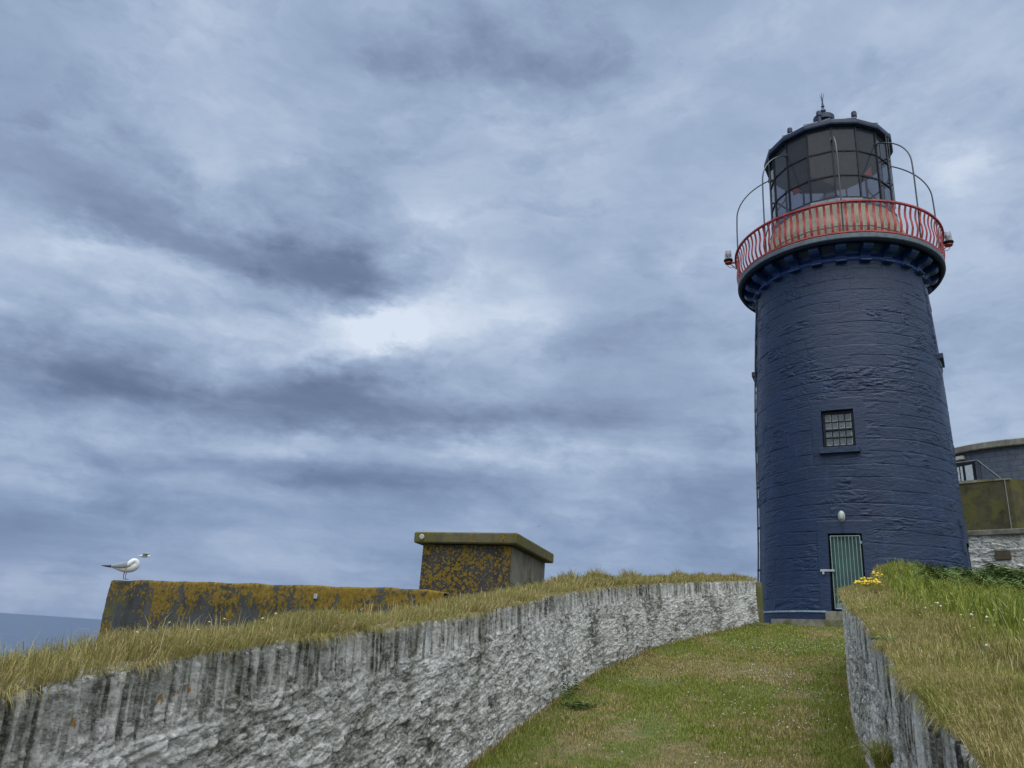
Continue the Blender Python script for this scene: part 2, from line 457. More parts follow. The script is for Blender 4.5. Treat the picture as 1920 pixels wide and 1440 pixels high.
# retaining wall rubble: tone per stone, slab = 1 in the coping of upright slates, pale = remains of limewash
def wall_mat(name, seed=0.0, grey=0.0):
    mt, n, b = material(name)
    p = n.vmath('ADD', n.pos(), (seed, seed*2, 0)); tone = n.attr('tone'); slab = n.attr('slab'); pale = n.attr('pale')
    pv = n.vmath('MULTIPLY', p, (1, 1, .30))
    ph = n.vmath('MULTIPLY', p, (1, 1, 2.4 if not grey else .8))
    big = n.noise(p, 1.3, 5, .6); mid = n.noise(ph, 11, 7, .68, .5); streak = n.noise(pv, 16, 5, .6, .3); fine = n.noise(n.vmath('MULTIPLY', p, (1, 1, 1.6)), 62, 6, .75)
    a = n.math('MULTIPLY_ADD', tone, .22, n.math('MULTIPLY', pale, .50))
    a = n.math('MULTIPLY_ADD', n.math('SUBTRACT', mid, .5), 1.25, a)
    a = n.math('MULTIPLY_ADD', n.math('SUBTRACT', streak, .5), .55, a)
    a = n.math('MULTIPLY_ADD', n.math('SUBTRACT', big, .5), .8, a)
    a = n.math('MULTIPLY_ADD', n.math('SUBTRACT', fine, .5), 1.0, a)
    flk = n.noise(n.vmath('MULTIPLY', p, (1, 1, 2.2 if not grey else .5)), 34, 5, .7, .6)
    a = n.math('MULTIPLY_ADD', n.math('SUBTRACT', flk, .5), .85, a)
    a = n.math('ADD', a, .20+.22*grey, clamp=True)
    c = n.ramp(a, [(.0, (.035, .034, .030)), (.18, (.10, .096, .084)), (.36, (.23, .225, .205)), (.56, (.40, .395, .37)), (.78, (.56, .55, .53)), (1, (.72, .71, .69))])
    # brown and olive staining
    br = n.val(n.noise(ph, 4.5, 6, .65, .4), .54, .70)
    c = n.mix(n.math('MULTIPLY', br, .6), c, n.ramp(a, [(0, (.045, .037, .024)), (1, (.22, .19, .13))]))
    mo = n.val(n.noise(pv, 3.1, 6, .6), .56, .72)
    c = n.mix(n.math('MULTIPLY', mo, .5), c, (.075, .078, .035))
    # orange lichen, mostly on the coping
    li = n.math('MULTIPLY', n.val(n.noise(p, 8.5, 4, .6), .665, .70), n.math('MULTIPLY', slab, .85))
    c = n.mix(li, c, (.36, .17, .03))
    n.put(b.inputs['Base Color'], c); b.inputs['Roughness'].default_value = .92; b.inputs['Specular IOR Level'].default_value = .25
    bm_ = n.bump(fine, .010, 1); bm_ = n.bump(n.math('MULTIPLY_ADD', flk, .8, mid), .015, .9, bm_)
    n.put(b.inputs['Normal'], bm_)
    return mt
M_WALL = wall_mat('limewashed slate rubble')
M_WALL2 = wall_mat('weathered slate rubble', 5.3, 1.0)

# lichen-covered concrete: cover = amount of orange crust
def concrete_mat(name, base, orange=.5, olive=.3, spots=False, zgrad=None, dark=.0, bscale=1.0):
    mt, n, b = material(name); p = n.pos()
    f = n.noise(p, 3.0, 7, .6); pv = n.vmath('MULTIPLY', p, (1, 1, .18)); st = n.noise(pv, 5.5, 5, .6); g = n.noise(p, 60, 4, .7)
    a = n.math('MULTIPLY_ADD', f, .6, n.math('MULTIPLY', st, .4)); a = n.math('MULTIPLY_ADD', n.math('SUBTRACT', g, .5), .35, a)
    c = n.ramp(a, [(.3, tuple(x*.45 for x in base)), (.5, base), (.7, tuple(x*1.5 for x in base))])
    ol = n.val(n.noise(p, 2.1, 6, .62, .4), .62-.3*olive, .78-.3*olive)
    c = n.mix(n.math('MULTIPLY', ol, .85), c, n.ramp(g, [(.3, (.055, .06, .016)), (.7, (.13, .125, .035))]))
    if orange > 0:
        if spots:
            wv = n.vmath('ADD', p, n.vmath('SCALE', n.noise(p, 9, 3, color=True), scale=.07))
            v1 = n.voro(wv, 13); v2 = n.voro(n.vmath('ADD', wv, (3.1, 1.7, 5.2)), 26)
            m1 = n.val(n.math('MULTIPLY_ADD', n.math('SUBTRACT', n.noise(p, 3, 3), .5), .9, v1), .44, .36)
            m2 = n.val(n.math('MULTIPLY_ADD', n.math('SUBTRACT', n.noise(p, 4, 3), .5), .9, v2), .42, .34)
            mk = n.math('MAXIMUM', m1, m2)
            mk = n.math('MULTIPLY', mk, n.val(n.noise(p, 22, 4), .30, .42))
        else:
            q = n.vmath('MULTIPLY', p, (1, 1, .62))
            k = n.math('MULTIPLY_ADD', n.noise(q, 2.6, 7, .68, .3), .75, n.math('MULTIPLY', n.noise(p, 14, 5, .6), .25))
            if zgrad:
                s_ = n.new('ShaderNodeSeparateXYZ'); n.l.new(p, s_.inputs[0])
                k = n.math('ADD', k, n.val(s_.outputs[2], zgrad[0], zgrad[1], -.10, .06))
            k = n.math('MULTIPLY_ADD', n.math('SUBTRACT', .5, n.voro(n.vmath('ADD', p, n.vmath('SCALE', n.noise(p, 14, 3, color=True), scale=.06)), 19)), .16, k)
            k = n.math('MULTIPLY_ADD', n.math('SUBTRACT', n.noise(p, 34, 6, .72), .5), .42, k)
            mk = n.val(k, .650-.22*orange, .680-.22*orange)
        c = n.mix(n.math('MULTIPLY', mk, .92), c, n.ramp(n.noise(p, 24, 4, .6), [(.3, (.085, .070, .012)), (.5, (.165, .105, .012)), (.75, (.26, .165, .022))]))
        n.put(b.inputs['Normal'], n.bump(mk, .006, .8, n.bump(g, .008)))
    else:
        n.put(b.inputs['Normal'], n.bump(g, .008*bscale, 1, n.bump(f, .02*bscale)))
    n.put(b.inputs['Base Color'], c); b.inputs['Roughness'].default_value = .9; b.inputs['Specular IOR Level'].default_value = .25
    return mt

# ------------------------------------------------------------------ ground (one sheet) and sea
def axis(lo, hi, flo, fhi, fine, grow=1.18):
    a = list(np.arange(flo, fhi+1e-6, fine)); st = fine; x = a[-1]
    while x < hi: st *= grow; x += st; a.append(x)
    st = fine; x = a[0]; pre = []
    while x > lo: st *= grow; x -= st; pre.append(x)
    return np.array(pre[::-1]+a)
gx = axis(-260, 260, -5, 13, .10); gy = axis(-160, 300, -2, 22, .10)
GX, GY = np.meshgrid(gx, gy, indexing='ij'); GZ = ground_z(GX, GY)
GZ = GZ + (fbm(GX*1.5, GY*1.5, 3, 40)-.5)*.05
V = np.stack([GX, GY, GZ], -1).reshape(-1, 3)
me = mesh_np('ground', V, grid_faces(len(gx), len(gy)), {'dry': dryness(GX, GY).ravel()})
ground = link_mesh('ground', me, M_GROUND); tag(ground, kind='structure')

mt, n, b = material('sea water')
p = n.pos()
wv = n.noise(n.vmath('MULTIPLY', p, (1, .45, 1)), .05, 8, .65); w2 = n.noise(p, .0035, 6, .6)
n.put(b.inputs['Base Color'], n.ramp(w2, [(.35, (.026, .052, .10)), (.65, (.040, .072, .125))]))
b.inputs['Roughness'].default_value = .28
n.put(b.inputs['Normal'], n.bump(wv, 2.5, .55))
Rr = np.concatenate([[30], np.geomspace(60, 90000, 60)]); Th = np.linspace(0, 2*np.pi, 97)
RR, TT = np.meshgrid(Rr, Th, indexing='ij')
V = np.stack([RR*np.cos(TT), RR*np.sin(TT), np.full(RR.shape, -45.0)], -1).reshape(-1, 3)
sea = link_mesh('sea', mesh_np('sea', V, grid_faces(len(Rr), len(Th))), mt); tag(sea, kind='structure')

# ------------------------------------------------------------------ retaining walls of slate rubble
def build_wall(name, side, s0, s1, seed, mat, label, amp=.48):
    # side=-1 left wall (face looks right, towards the path), +1 right wall (face looks left)
    C = LC if side < 0 else RC; top = topL if side < 0 else topR
    ss = np.linspace(s0, s1, 4000); qq = np.interp(ss, *C)
    pts = ss[:, None]*DS+qq[:, None]*DQ; arc = np.concatenate([[0], np.cumsum(np.hypot(*np.diff(pts, axis=0).T))])
    u = [0.0]
    dist = np.hypot(pts[:, 0], pts[:, 1])
    while u[-1] < arc[-1]:
        dd = np.interp(u[-1], arc, dist); u.append(u[-1]+max(.0052, dd*.0018*(1 if side < 0 else 1.5)))
    u = np.array(u); S = np.interp(u, arc, ss); P = np.stack([np.interp(u, arc, pts[:, 0]), np.interp(u, arc, pts[:, 1])], -1)
    T = np.gradient(P, axis=0); T /= np.linalg.norm(T, axis=1)[:, None]
    Nn = np.stack([T[:, 1], -T[:, 0]], -1)*(1 if side < 0 else -1)      # towards the path
    zb = lawn_z(S)-.12; zt = top(S)
    nv = 190
    vv = np.linspace(0, 1, nv)
    U = np.repeat(u[:, None], nv, 1); H = (zt-zb)[:, None]*vv[None]     # height above foot
    Zabs = zb[:, None]+H; D = (zt[:, None]-Zabs)                         # depth below the top
    Hs = Zabs-.13*S[:, None]
    # upright coping slates
    r_ = np.random.default_rng(seed); ed = [0.0]
    while ed[-1] < u[-1]: ed.append(ed[-1]+r_.choice([.009, .012, .017, .023, .034], p=[.2, .3, .27, .17, .06])*r_.uniform(.8, 1.25))
    ed = np.array(ed); nS = len(ed)
    sdep = r_.uniform(-.017, .017, nS); stone = r_.random(nS); slen = r_.uniform(.15, .27, nS); stop = r_.uniform(-.045, .02, nS)*(1 if side < 0 else .4); lean = r_.normal(0, .10, nS)
    Uw = U+.010*(fbm(U*9, H*7, 3, seed+2)-.5)*2 + (D-.1)*.10*(fbm(U*.9, U*0, 2, seed+60)-.5)*2
    k = np.clip(np.searchsorted(ed, Uw)-1, 0, nS-2)
    loc = (Uw-ed[k])/(ed[k+1]-ed[k]); wd = (ed[k+1]-ed[k])
    edge = np.minimum(loc, 1-loc)*wd
    hs = sdep[k]+.022*sst(edge, 0, np.minimum(.010, wd*.4))-.024 + .010*(fbm(U*22, H*10, 3, seed+3)-.5)
    hs = hs - .05*sst(-(D+stop[k]), 0, .012)
    inslab = 1-sst(D, slen[k]-.02, slen[k]+.03)
    # rubble below: thin irregular courses, smeared with limewash
    wa = (fbm(U*2.2, Hs*3.5, 4, seed+7)-.5); wb = (fbm(U*2.9, Hs*4.5, 4, seed+8)-.5)
    f1, f2, idr = voronoi((U+.22*wa)/.15, (Hs+.055*wb)/.042, seed+11)
    g1, g2, idg = voronoi((U+.16*wb)/.06, (Hs+.08*wa)/.026, seed+13)
    flake = fbm(U*26+3*wa, Hs*46+2*wb, 5, seed+15, .62); rough_ = fbm(U*30, Hs*50, 4, seed+19)
    hr = (idr-.5)*.026*sst(f2-f1, 0, .10) + .013*sst(f2-f1, 0, .12) + (idg-.5)*.014*sst(g2-g1, 0, .10) + (flake-.5)*.036 + (rough_-.5)*.020
    hr = hr + (fbm(U*1.1, Hs*1.6, 3, seed+23)-.5)*.07 - .012
    dis = (hr*(1-inslab)+hs*inslab)*amp
    tone = idr*(1-inslab)+stone[k]*inslab
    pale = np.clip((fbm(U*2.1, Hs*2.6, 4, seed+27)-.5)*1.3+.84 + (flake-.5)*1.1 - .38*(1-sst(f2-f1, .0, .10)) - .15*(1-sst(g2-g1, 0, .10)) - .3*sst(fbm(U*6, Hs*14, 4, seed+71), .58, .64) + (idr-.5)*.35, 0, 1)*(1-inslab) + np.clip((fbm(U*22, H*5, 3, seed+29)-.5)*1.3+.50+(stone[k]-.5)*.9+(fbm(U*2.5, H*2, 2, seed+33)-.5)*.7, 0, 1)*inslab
    lean_in = (.05 if side < 0 else 0)*H/1.1 - (0 if side < 0 else .02)                                                   # slight batter
    off = dis-lean_in
    Xf = P[:, None, 0]+Nn[:, None, 0]*off; Yf = P[:, None, 1]+Nn[:, None, 1]*off
    Zf = Zabs + np.where(vv[None] > .999, stop[k], 0)
    # top strip running back into the bank
    nb = 7; bo = np.array([.03, .07, .12, .2, .3, .40, .40])
    Xb = P[:, None, 0]-Nn[:, None, 0]*(bo+.05)[None]; Yb = P[:, None, 1]-Nn[:, None, 1]*(bo+.05)[None]
    Zb = zt[:, None]+(stop[k[:, -1:]])*np.exp(-bo/.05)[None]+.012*(fbm(U[:, :nb]*9, np.repeat((bo*9)[None], len(u), 0), 2, seed)-.5)
    Zb[:, -1] -= .6
    X_ = np.concatenate([Xf, Xb], 1); Y_ = np.concatenate([Yf, Yb], 1); Z_ = np.concatenate([Zf, Zb], 1)
    padt = lambda A, v: np.concatenate([A, np.full((len(u), nb), v)], 1).ravel()
    V = np.stack([X_, Y_, Z_], -1).reshape(-1, 3); F = grid_faces(len(u), nv+nb)
    if side > 0: F = F[:, ::-1]
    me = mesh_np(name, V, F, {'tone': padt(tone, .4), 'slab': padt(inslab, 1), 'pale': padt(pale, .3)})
    o = link_mesh(name, me, mat)
    return tag(o, label, 'wall')
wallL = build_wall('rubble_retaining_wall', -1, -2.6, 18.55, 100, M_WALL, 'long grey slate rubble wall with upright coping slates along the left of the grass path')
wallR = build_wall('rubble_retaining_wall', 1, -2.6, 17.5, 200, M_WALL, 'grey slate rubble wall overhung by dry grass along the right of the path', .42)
# rendered end pier closing the left wall beside the tower
M_PIER = concrete_mat('mossy render', (.16, .15, .10), 0, .9)
s_e = 18.62; q_e = float(qL(s_e)); pe = s_e*DS+(q_e-.16)*DQ
tn = (pe-(17.9*DS+float(qL(17.9))*DQ)); tn /= np.linalg.norm(tn)
ax3 = (Vector((tn[0], tn[1], 0)), Vector((tn[1], -tn[0], 0)), Vector((0, 0, 1)))
mb = MB(); mb.box((pe[0], pe[1], 2.80), (.13, .20, .50), ax3, .015)
o = mb.build('end_pier', M_PIER, wallL)

# ------------------------------------------------------------------ grass
def blades(name, x, y, h, wid, lean, dry, seed, mat, z=None, bias=None, kind='stuff', tone=None, parent=None, drop=None):
    r_ = np.random.default_rng(seed); n_ = len(x)
    if z is None: z = ground_z(x, y)
    a = r_.uniform(0, 2*np.pi, n_); L = lean*h*r_.uniform(.3, 1.4, n_)
    dx = np.cos(a)*L; dy = np.sin(a)*L
    if drop is None: drop = np.zeros(n_)
    if bias is not None: dx = dx+bias[0]*h; dy = dy+bias[1]*h
    # blade side direction: roughly random
    b_ = r_.uniform(0, 2*np.pi, n_); wx_ = np.cos(b_)*wid/2; wy_ = np.sin(b_)*wid/2
    V = np.zeros((n_, 5, 3))
    V[:, 0] = np.stack([x-wx_, y-wy_, z-.01], -1); V[:, 1] = np.stack([x+wx_, y+wy_, z-.01], -1)
    hang = drop > 0
    fm = np.where(hang, .7, .35)
    mx = x+dx*fm; my = y+dy*fm; mz = z+np.where(hang, h*.12, h*.62)
    V[:, 2] = np.stack([mx-wx_*.8, my-wy_*.8, mz], -1); V[:, 3] = np.stack([mx+wx_*.8, my+wy_*.8, mz], -1)
    LL = np.hypot(dx, dy)
    V[:, 4] = np.stack([x+dx, y+dy, np.where(hang, z-drop*h, z+np.maximum(h-.45*LL, -.8*h))], -1)
    base = (np.arange(n_)*5)[:, None]
    F = np.concatenate([base+np.array([0, 1, 3]), base+np.array([0, 3, 2]), base+np.array([2, 3, 4])], 1).reshape(-1, 3)
    tn_ = np.clip(r_.normal(.5, .25, n_), 0, 1) if tone is None else tone
    me = mesh_np(name, V.reshape(-1, 3), F, {'tone': np.repeat(tn_, 5), 'dry': np.repeat(np.clip(dry, 0, 1), 5)})
    o = link_mesh(name, me, mat, parent)
    if kind: o['kind'] = kind
    return o
def sq(s, q): return s*DS[0]+q*DQ[0], s*DS[1]+q*DQ[1]
r1 = np.random.default_rng(1)
# mown lawn of the path: density falls with distance
parts = []
for (s0, s1, dens, wd, hh) in ((4.6, 7, 6500, .0042, .030), (7, 10, 4200, .0055, .032), (10, 14, 2600, .0075, .035), (14, 21.5, 1500, .010, .038), (-1, 4.6, 900, .006, .03)):
    wq = 3.6 if s1 < 14 else 7.5
    n_ = int((s1-s0)*wq*dens); s = r1.uniform(s0, s1, n_); q = r1.uniform(-2.2, -2.2+wq, n_)
    k = (q > qL(np.minimum(s, 18.5))) & (q < qR(s)-.0); s = s[k]; q = q[k]; x, y = sq(s, q)
    k = np.hypot(x-9.22, y-19.97) > 2.75; x, y = x[k], y[k]; s, q = s[k], q[k]
    edge = np.minimum(q-qL(s), qR(s)-q)
    h = hh*r1.uniform(.6, 1.4, len(x))*(1+1.1*np.exp(-(edge/.07)**2)+.6*np.exp(-((qR(s)-q)/.35)**2))*(.6+.8*fbm(x*2.5, y*2.5, 3, 5))
    parts.append((x, y, h, np.full(len(x), wd)))
x, y, h, wd = [np.concatenate(a) for a in zip(*parts)]
dr = dryness(x, y)+r1.normal(0, .32, len(x))
lawn = blades('lawn_grass', x, y, h, wd, .8, dr, 2, M_GRASS)
lawn['label'] = 'short mown grass with brown patches on the path'; lawn['category'] = 'grass'

# long dry grass on the banks
def bank(side, spec, seed, name, label):
    r_ = np.random.default_rng(seed); parts = []
    for (s0, s1, o0, o1, dens, wd, hlo, hhi) in spec:
        n_ = int((s1-s0)*(o1-o0)*dens); s = r_.uniform(s0, s1, n_); o_ = r_.uniform(o0, o1, n_)
        q = qL(s)-o_ if side < 0 else qR(s)+o_
        x, y = sq(s, q); cl = fbm(x*2.2, y*2.2, 3, seed+4)
        k = r_.random(n_) < .35+1.3*np.clip(cl-.25, 0, 1); x, y, s, o_, cl = x[k], y[k], s[k], o_[k], cl[k]
        h = r_.uniform(hlo, hhi, len(x))*(.35+1.3*cl)*(.75+.25*sst(o_, 0, .25))
        z = np.where(o_ < WT-.02, (topL(s) if side < 0 else topR(s))+.01, 0); z = np.where(o_ < WT-.02, np.maximum(z, ground_z(x, y)), ground_z(x, y))
        parts.append((x, y, z, h, np.full(len(x), wd), o_))
    x, y, z, h, wd, o_ = [np.concatenate(a) for a in zip(*parts)]
    e = np.exp(-(o_/.16)**2)         # blades at the edge hang over the face
    nx, ny = (DQ if side < 0 else -DQ)
    hangn = (fbm(x*5, y*5, 3, seed+40)-.36)*3
    hang = (o_ < .09) & (r_.random(len(x)) < hangn*(1 if side < 0 else .45))
    drop = np.where(hang, r_.uniform(.1, .9, len(x)), 0); h = np.where(hang, h*(.8 if side < 0 else .55)+.02, h)
    bias = (nx*np.where(hang, .75, .55*e)+.05, ny*np.where(hang, .75, .55*e))
    dr = dryness(x, y)+r_.normal(0, .38, len(x))
    ob = blades(name, x, y, h, wd, .75, dr, seed+1, M_GRASS, z=z, bias=bias, drop=drop)
    tag(ob, label, 'grass'); return ob
bank(-1, [(.8, 5, .0, 1.1, 24000, .0021, .03, .115), (5, 9, 0, 1.5, 11000, .0034, .035, .11), (9, 18.5, 0, 1.2, 3800, .0065, .06, .17), (.8, 9, 1.1, 4.5, 1500, .006, .07, .20), (9, 18, 1.2, 3.5, 900, .009, .06, .18)],
     51, 'bank_grass', 'long dry grass on the bank above the left wall')
bank(1, [(.2, .9, -.01, .9, 30000, .0018, .02, .065), (.9, 5, -.02, .09, 60000, .0018, .02, .055), (.9, 3.2, -.01, 1.15, 50000, .0018, .02, .065), (3.2, 6.5, -.01, 1.3, 22000, .0028, .025, .08), (6.5, 13, -.04, 1.5, 8000, .0050, .035, .10), (13, 17, 0, 2.5, 1500, .009, .06, .15), (-1.5, .9, 0, 2.0, 1500, .006, .05, .14)],
     61, 'bank_grass', 'dry brown grass overhanging the right wall')
# lusher grass and bracken beyond the dry strip on the right
r2 = np.random.default_rng(71); n_ = 90000
s = r2.uniform(1.5, 13, n_); o_ = r2.uniform(.35, 5.5, n_); k = r2.random(n_) < sst(o_, .40, .70)*np.clip(1.35-.07*s, .3, 1); s, o_ = s[k], o_[k]
x, y = sq(s, qR(s)+o_); k = np.hypot(x-9.22, y-19.97) > 2.9; x, y, s = x[k], y[k], s[k]
ob = blades('green_grass', x, y, r2.uniform(.07, .19, len(x))*(.5+1.0*fbm(x*1.3, y*1.3, 3, 8)), .0035+.0006*s, .6, r2.normal(.10, .15, len(x)), 72, M_GRASS)
tag(ob, 'lush green grass behind the dry strip on the right bank', 'grass')

mt, n, b = material('bracken leaf'); M_FERN = mt
t = n.attr('tone'); c = n.ramp(t, [(0, (.032, .056, .016)), (.5, (.080, .120, .034)), (.85, (.135, .175, .060)), (1, (.18, .18, .08))])
n.put(b.inputs['Base Color'], c); b.inputs['Roughness'].default_value = .8; b.inputs['Specular IOR Level'].default_value = .15
def fronds(name, x, y, L, seed, rise=(.5, 1.1), npair=9, wid=.32, z=None, droop=1.0, tone_mu=.45):
    """arching fronds of paired leaflets"""
    r_ = np.random.default_rng(seed); n_ = len(x)
    if z is None: z = ground_z(x, y)
    a = r_.uniform(0, 2*np.pi, n_); rs = r_.uniform(*rise, n_)
    ca, sa = np.cos(a), np.sin(a); Vs = []; Ts = []
    tone = np.clip(r_.normal(tone_mu, .2, n_), 0, 1)
    def pt(t):
        o = L*t*.75/ (0.6+rs); hz = L*rs*(t*1.15-.62*droop*t*t)
        return x+ca*o, y+sa*o, z+hz
    tt = np.linspace(.22, 1, npair)
    for i, t in enumerate(tt):
        px, py, pz = pt(t); qx, qy, qz = pt(min(1, t+.5/npair))
        wl = L*wid*(1-t*.85)*r_.uniform(.75, 1.2, n_)
        for sg in (-1, 1):
            tx = px-sa*wl*sg+ca*wl*.35; ty = py+ca*wl*sg+sa*wl*.35; tz = pz-wl*.25*r_.uniform(0, 1.6, n_)
            Vs.append(np.stack([np.stack([px, py, pz], -1), np.stack([tx, ty, tz], -1), np.stack([qx, qy, qz], -1)], 1))
            Ts.append(np.repeat((tone+r_.normal(0, .08, n_))[:, None], 3, 1))
    V = np.concatenate(Vs, 0).reshape(-1, 3); F = np.arange(len(V)).reshape(-1, 3)
    return mesh_np(name, V, F, {'tone': np.clip(np.concatenate(Ts, 0), 0, 1).ravel()}, smooth=False)
n_ = 20000; s = r2.uniform(2.2, 16, n_); o_ = r2.uniform(.5, 8.5, n_)
x, y = sq(s, qR(s)+o_); cl = fbm(x*1.6, y*1.6, 3, 14)
k = (r2.random(n_) < sst(o_, .55+.25*(cl-.5), 1.15)*(.75+.25*sst(s, 4, 7))*(.4+1.2*cl)) & (np.hypot(x-9.22, y-19.97) > 3.0) & (x < 15); x, y, cl, s, o_ = x[k], y[k], cl[k], s[k], o_[k]
me = fronds('bracken', x, y, (.20+.40*cl)*(.55+.45*sst(o_, .7, 1.6))*r2.uniform(.6, 1.15, len(x)), 15)
ob = link_mesh('bracken', me, M_FERN); tag(ob, 'dark green bracken covering the raised ground right of the path', 'bracken', kind='stuff')

# thin flowering stalks standing above the turf
def stalks(side, n_, s0, s1, o1, seed, hlo, hhi, name, label):
    r_ = np.random.default_rng(seed); s = r_.uniform(s0, s1, n_); o_ = r_.uniform(.02, o1, n_)
    x, y = sq(s, qL(s)-o_ if side < 0 else qR(s)+o_)
    z = np.maximum(ground_z(x, y), (topL(s) if side < 0 else topR(s))*(o_ < WT)-9*(o_ >= WT))
    ob = blades(name, x, y, r_.uniform(hlo, hhi, n_), .0016+.00035*s, .35, r_.normal(.95, .1, n_), seed+1, M_GRASS, z=z, tone=np.clip(r_.normal(.75, .2, n_), 0, 1))
    tag(ob, label, 'grass stalks')
stalks(-1, 1800, .8, 9, 1.1, 81, .07, .18, 'grass_stalks', 'thin pale seed stalks above the left bank grass')
stalks(1, 1300, 1.2, 12, 1.3, 83, .04, .13, 'grass_stalks', 'thin pale seed stalks above the right bank grass')

# ------------------------------------------------------------------ materials of the buildings
def navy_mat(name, lo, hi, rough=.42, chips=True, bump=1.0):
    mt, n, b = material(name); p = n.pos()
    ph = n.vmath('MULTIPLY', p, (1, 1, 3.2))
    big = n.noise(p, .9, 5, .6); m = n.noise(ph, 7, 7, .65, .4); fine = n.noise(p, 55, 4, .65)
    a = n.math('MULTIPLY_ADD', big, .55, n.math('MULTIPLY', m, .45))
    c = n.ramp(a, [(.3, lo), (.7, hi)])
    pv = n.vmath('MULTIPLY', p, (1, 1, .16))
    c = n.mix(n.math('MULTIPLY', n.val(n.noise(pv, 5, 6, .6), .56, .75), .35), c, tuple(x*1.9+.012 for x in hi))
    if chips:
        ck = n.math('MULTIPLY', n.val(n.noise(p, 9, 6, .7), .735, .75), n.val(n.noise(p, 1.7, 2), .45, .55))
        c = n.mix(ck, c, (.45, .46, .47))
    n.put(b.inputs['Base Color'], c); b.inputs['Specular IOR Level'].default_value = .34
    n.put(b.inputs['Roughness'], n.val(m, .3, .7, rough-.08, rough+.14))
    if bump:
        n.put(b.inputs['Normal'], n.bump(fine, .006*bump, 1, n.bump(m, .02*bump, .7)))
    return mt
M_TOWER = navy_mat('navy paint on stone', (.0045, .0135, .039), (.009, .026, .072), .36)
M_GAL = navy_mat('blue gallery paint', (.005, .021, .088), (.012, .040, .15), .33, False, .25)
M_BLACK = simple('black glazing bar paint', (.008, .010, .016), .5, spec=.2)
M_FASCIA = simple('dark blue roof paint', (.009, .018, .050), .38, var=.2, scale=5, spec=.35)
M_ROOF = simple('weathered lead roof', (.17, .19, .20), .5, var=.15, scale=4)
M_RED = simple('faded red paint', (.29, .022, .016), .5, var=.25, scale=6, bump=.002)
M_WIRE = simple('galvanised wire', (.5, .51, .52), .5, .1)
M_STEEL = simple('galvanised steel', (.34, .36, .36), .45, .5, var=.1)
M_PIPE = simple('dark handrail steel', (.035, .042, .055), .4, .2)
M_DECKEDGE = simple('grey blue slab edge', (.07, .09, .115), .6, var=.2)
M_WHITE = simple('white paint', (.62, .64, .64), .5, var=.06)
M_TEAL = simple('sea green door paint', (.030, .085, .075), .45, var=.18, scale=3, bump=.003)
M_STEP = concrete_mat('step stone', (.20, .19, .155), 0, .45)
M_MUR = concrete_mat('buff granite murette', (.20, .172, .125), 0, .05, bscale=1.5)
M_PAINTLINE = simple('pale blue paint line', (.22, .28, .37), .55, var=.2)
M_RUST = simple('rusty conduit', (.13, .10, .085), .7, var=.3)

def glass_mat(name, tint, refl=.12, rough=.02):
    mt = bpy.data.materials.new(name); mt.use_nodes = True; n = NT(mt.node_tree); n.n.clear()
    o_ = n.new('ShaderNodeOutputMaterial'); tr = n.new('ShaderNodeBsdfTransparent'); gl = n.new('ShaderNodeBsdfGlossy'); di = n.new('ShaderNodeBsdfDiffuse')
    f = n.noise(n.pos(), 1.5, 4, .6)
    n.put(tr.inputs[0], n.ramp(f, [(.3, tuple(x*.85 for x in tint)), (.7, tint)])); gl.inputs['Roughness'].default_value = rough
    di.inputs[0].default_value = (.30, .33, .40, 1)
    fr = n.new('ShaderNodeLayerWeight')
    m0 = n.new('ShaderNodeMixShader'); m0.inputs[0].default_value = .10; n.l.new(tr.outputs[0], m0.inputs[1]); n.l.new(di.outputs[0], m0.inputs[2])
    m1 = n.new('ShaderNodeMixShader'); n.put(m1.inputs[0], n.math('MULTIPLY_ADD', n.math('POWER', fr.outputs[1], 4.0), .8, refl*.4)); n.l.new(m0.outputs[0], m1.inputs[1]); n.l.new(gl.outputs[0], m1.inputs[2])
    n.l.new(m1.outputs[0], o_.inputs[0]); return mt
M_GLASS = glass_mat('smoky lantern glass', (.45, .47, .54), .035)
M_CLEAR = glass_mat('clear glass', (.8, .82, .84))
mt, n, b = material('grey window pane'); M_PANE = mt
n.put(b.inputs['Base Color'], n.ramp(n.noise(n.pos(), 14, 5, .6), [(.3, (.05, .065, .075)), (.7, (.11, .13, .14))])); b.inputs['Roughness'].default_value = .12  # mottled blue-grey base colour, glossy surface

# ------------------------------------------------------------------ lighthouse
TX, TY = 9.221, 19.974; TD = math.hypot(TX, TY); TA = math.atan2(TX, TY)
UA = Vector((TX/TD, TY/TD, 0)); WA = Vector((math.cos(TA), -math.sin(TA), 0)); ZA = Vector((0, 0, 1)); TC = Vector((TX, TY, 0))
def tn(phi): return -UA*math.cos(phi)+WA*math.sin(phi)          # outward normal at tower angle phi (0 = towards the eye)
def tt(phi): return UA*math.sin(phi)+WA*math.cos(phi)           # to the right
def tp(phi, r, z): return TC+tn(phi)*r+ZA*z
LH = empty('lighthouse', (TX, TY, 2.5), 'dark navy painted stone lighthouse with red railed gallery and glazed lantern', 'lighthouse')
def trad(z): return np.interp(z, [1.5, 2.5, 2.9, 3.5, 4.5, 5.8, 7.5, 8.6, 9.6, 10.7, 11.7, 12.1], [2.60, 2.57, 2.54, 2.49, 2.445, 2.42, 2.405, 2.375, 2.335, 2.28, 2.215, 2.20])
OPEN = [(-14.6, 2.9, 6.64, 7.59), (-15.2, 2.0, 2.82, 4.57), (76, 90, 9.50, 10.9), (-98, -84, 9.50, 10.9), (72, 92, 3.0, 4.6)]
ph = list(np.linspace(-112, 112, 760))+list(np.linspace(113.5, 248, 60))
zz = list(np.linspace(1.6, 12.1, 900))
for (a, b_, z0, z1) in OPEN: ph += [a, b_]; zz += [z0, z1]
ph = np.array(sorted(set(ph))); zz = np.array(sorted(set(zz)))
ph[-1] = 248.0
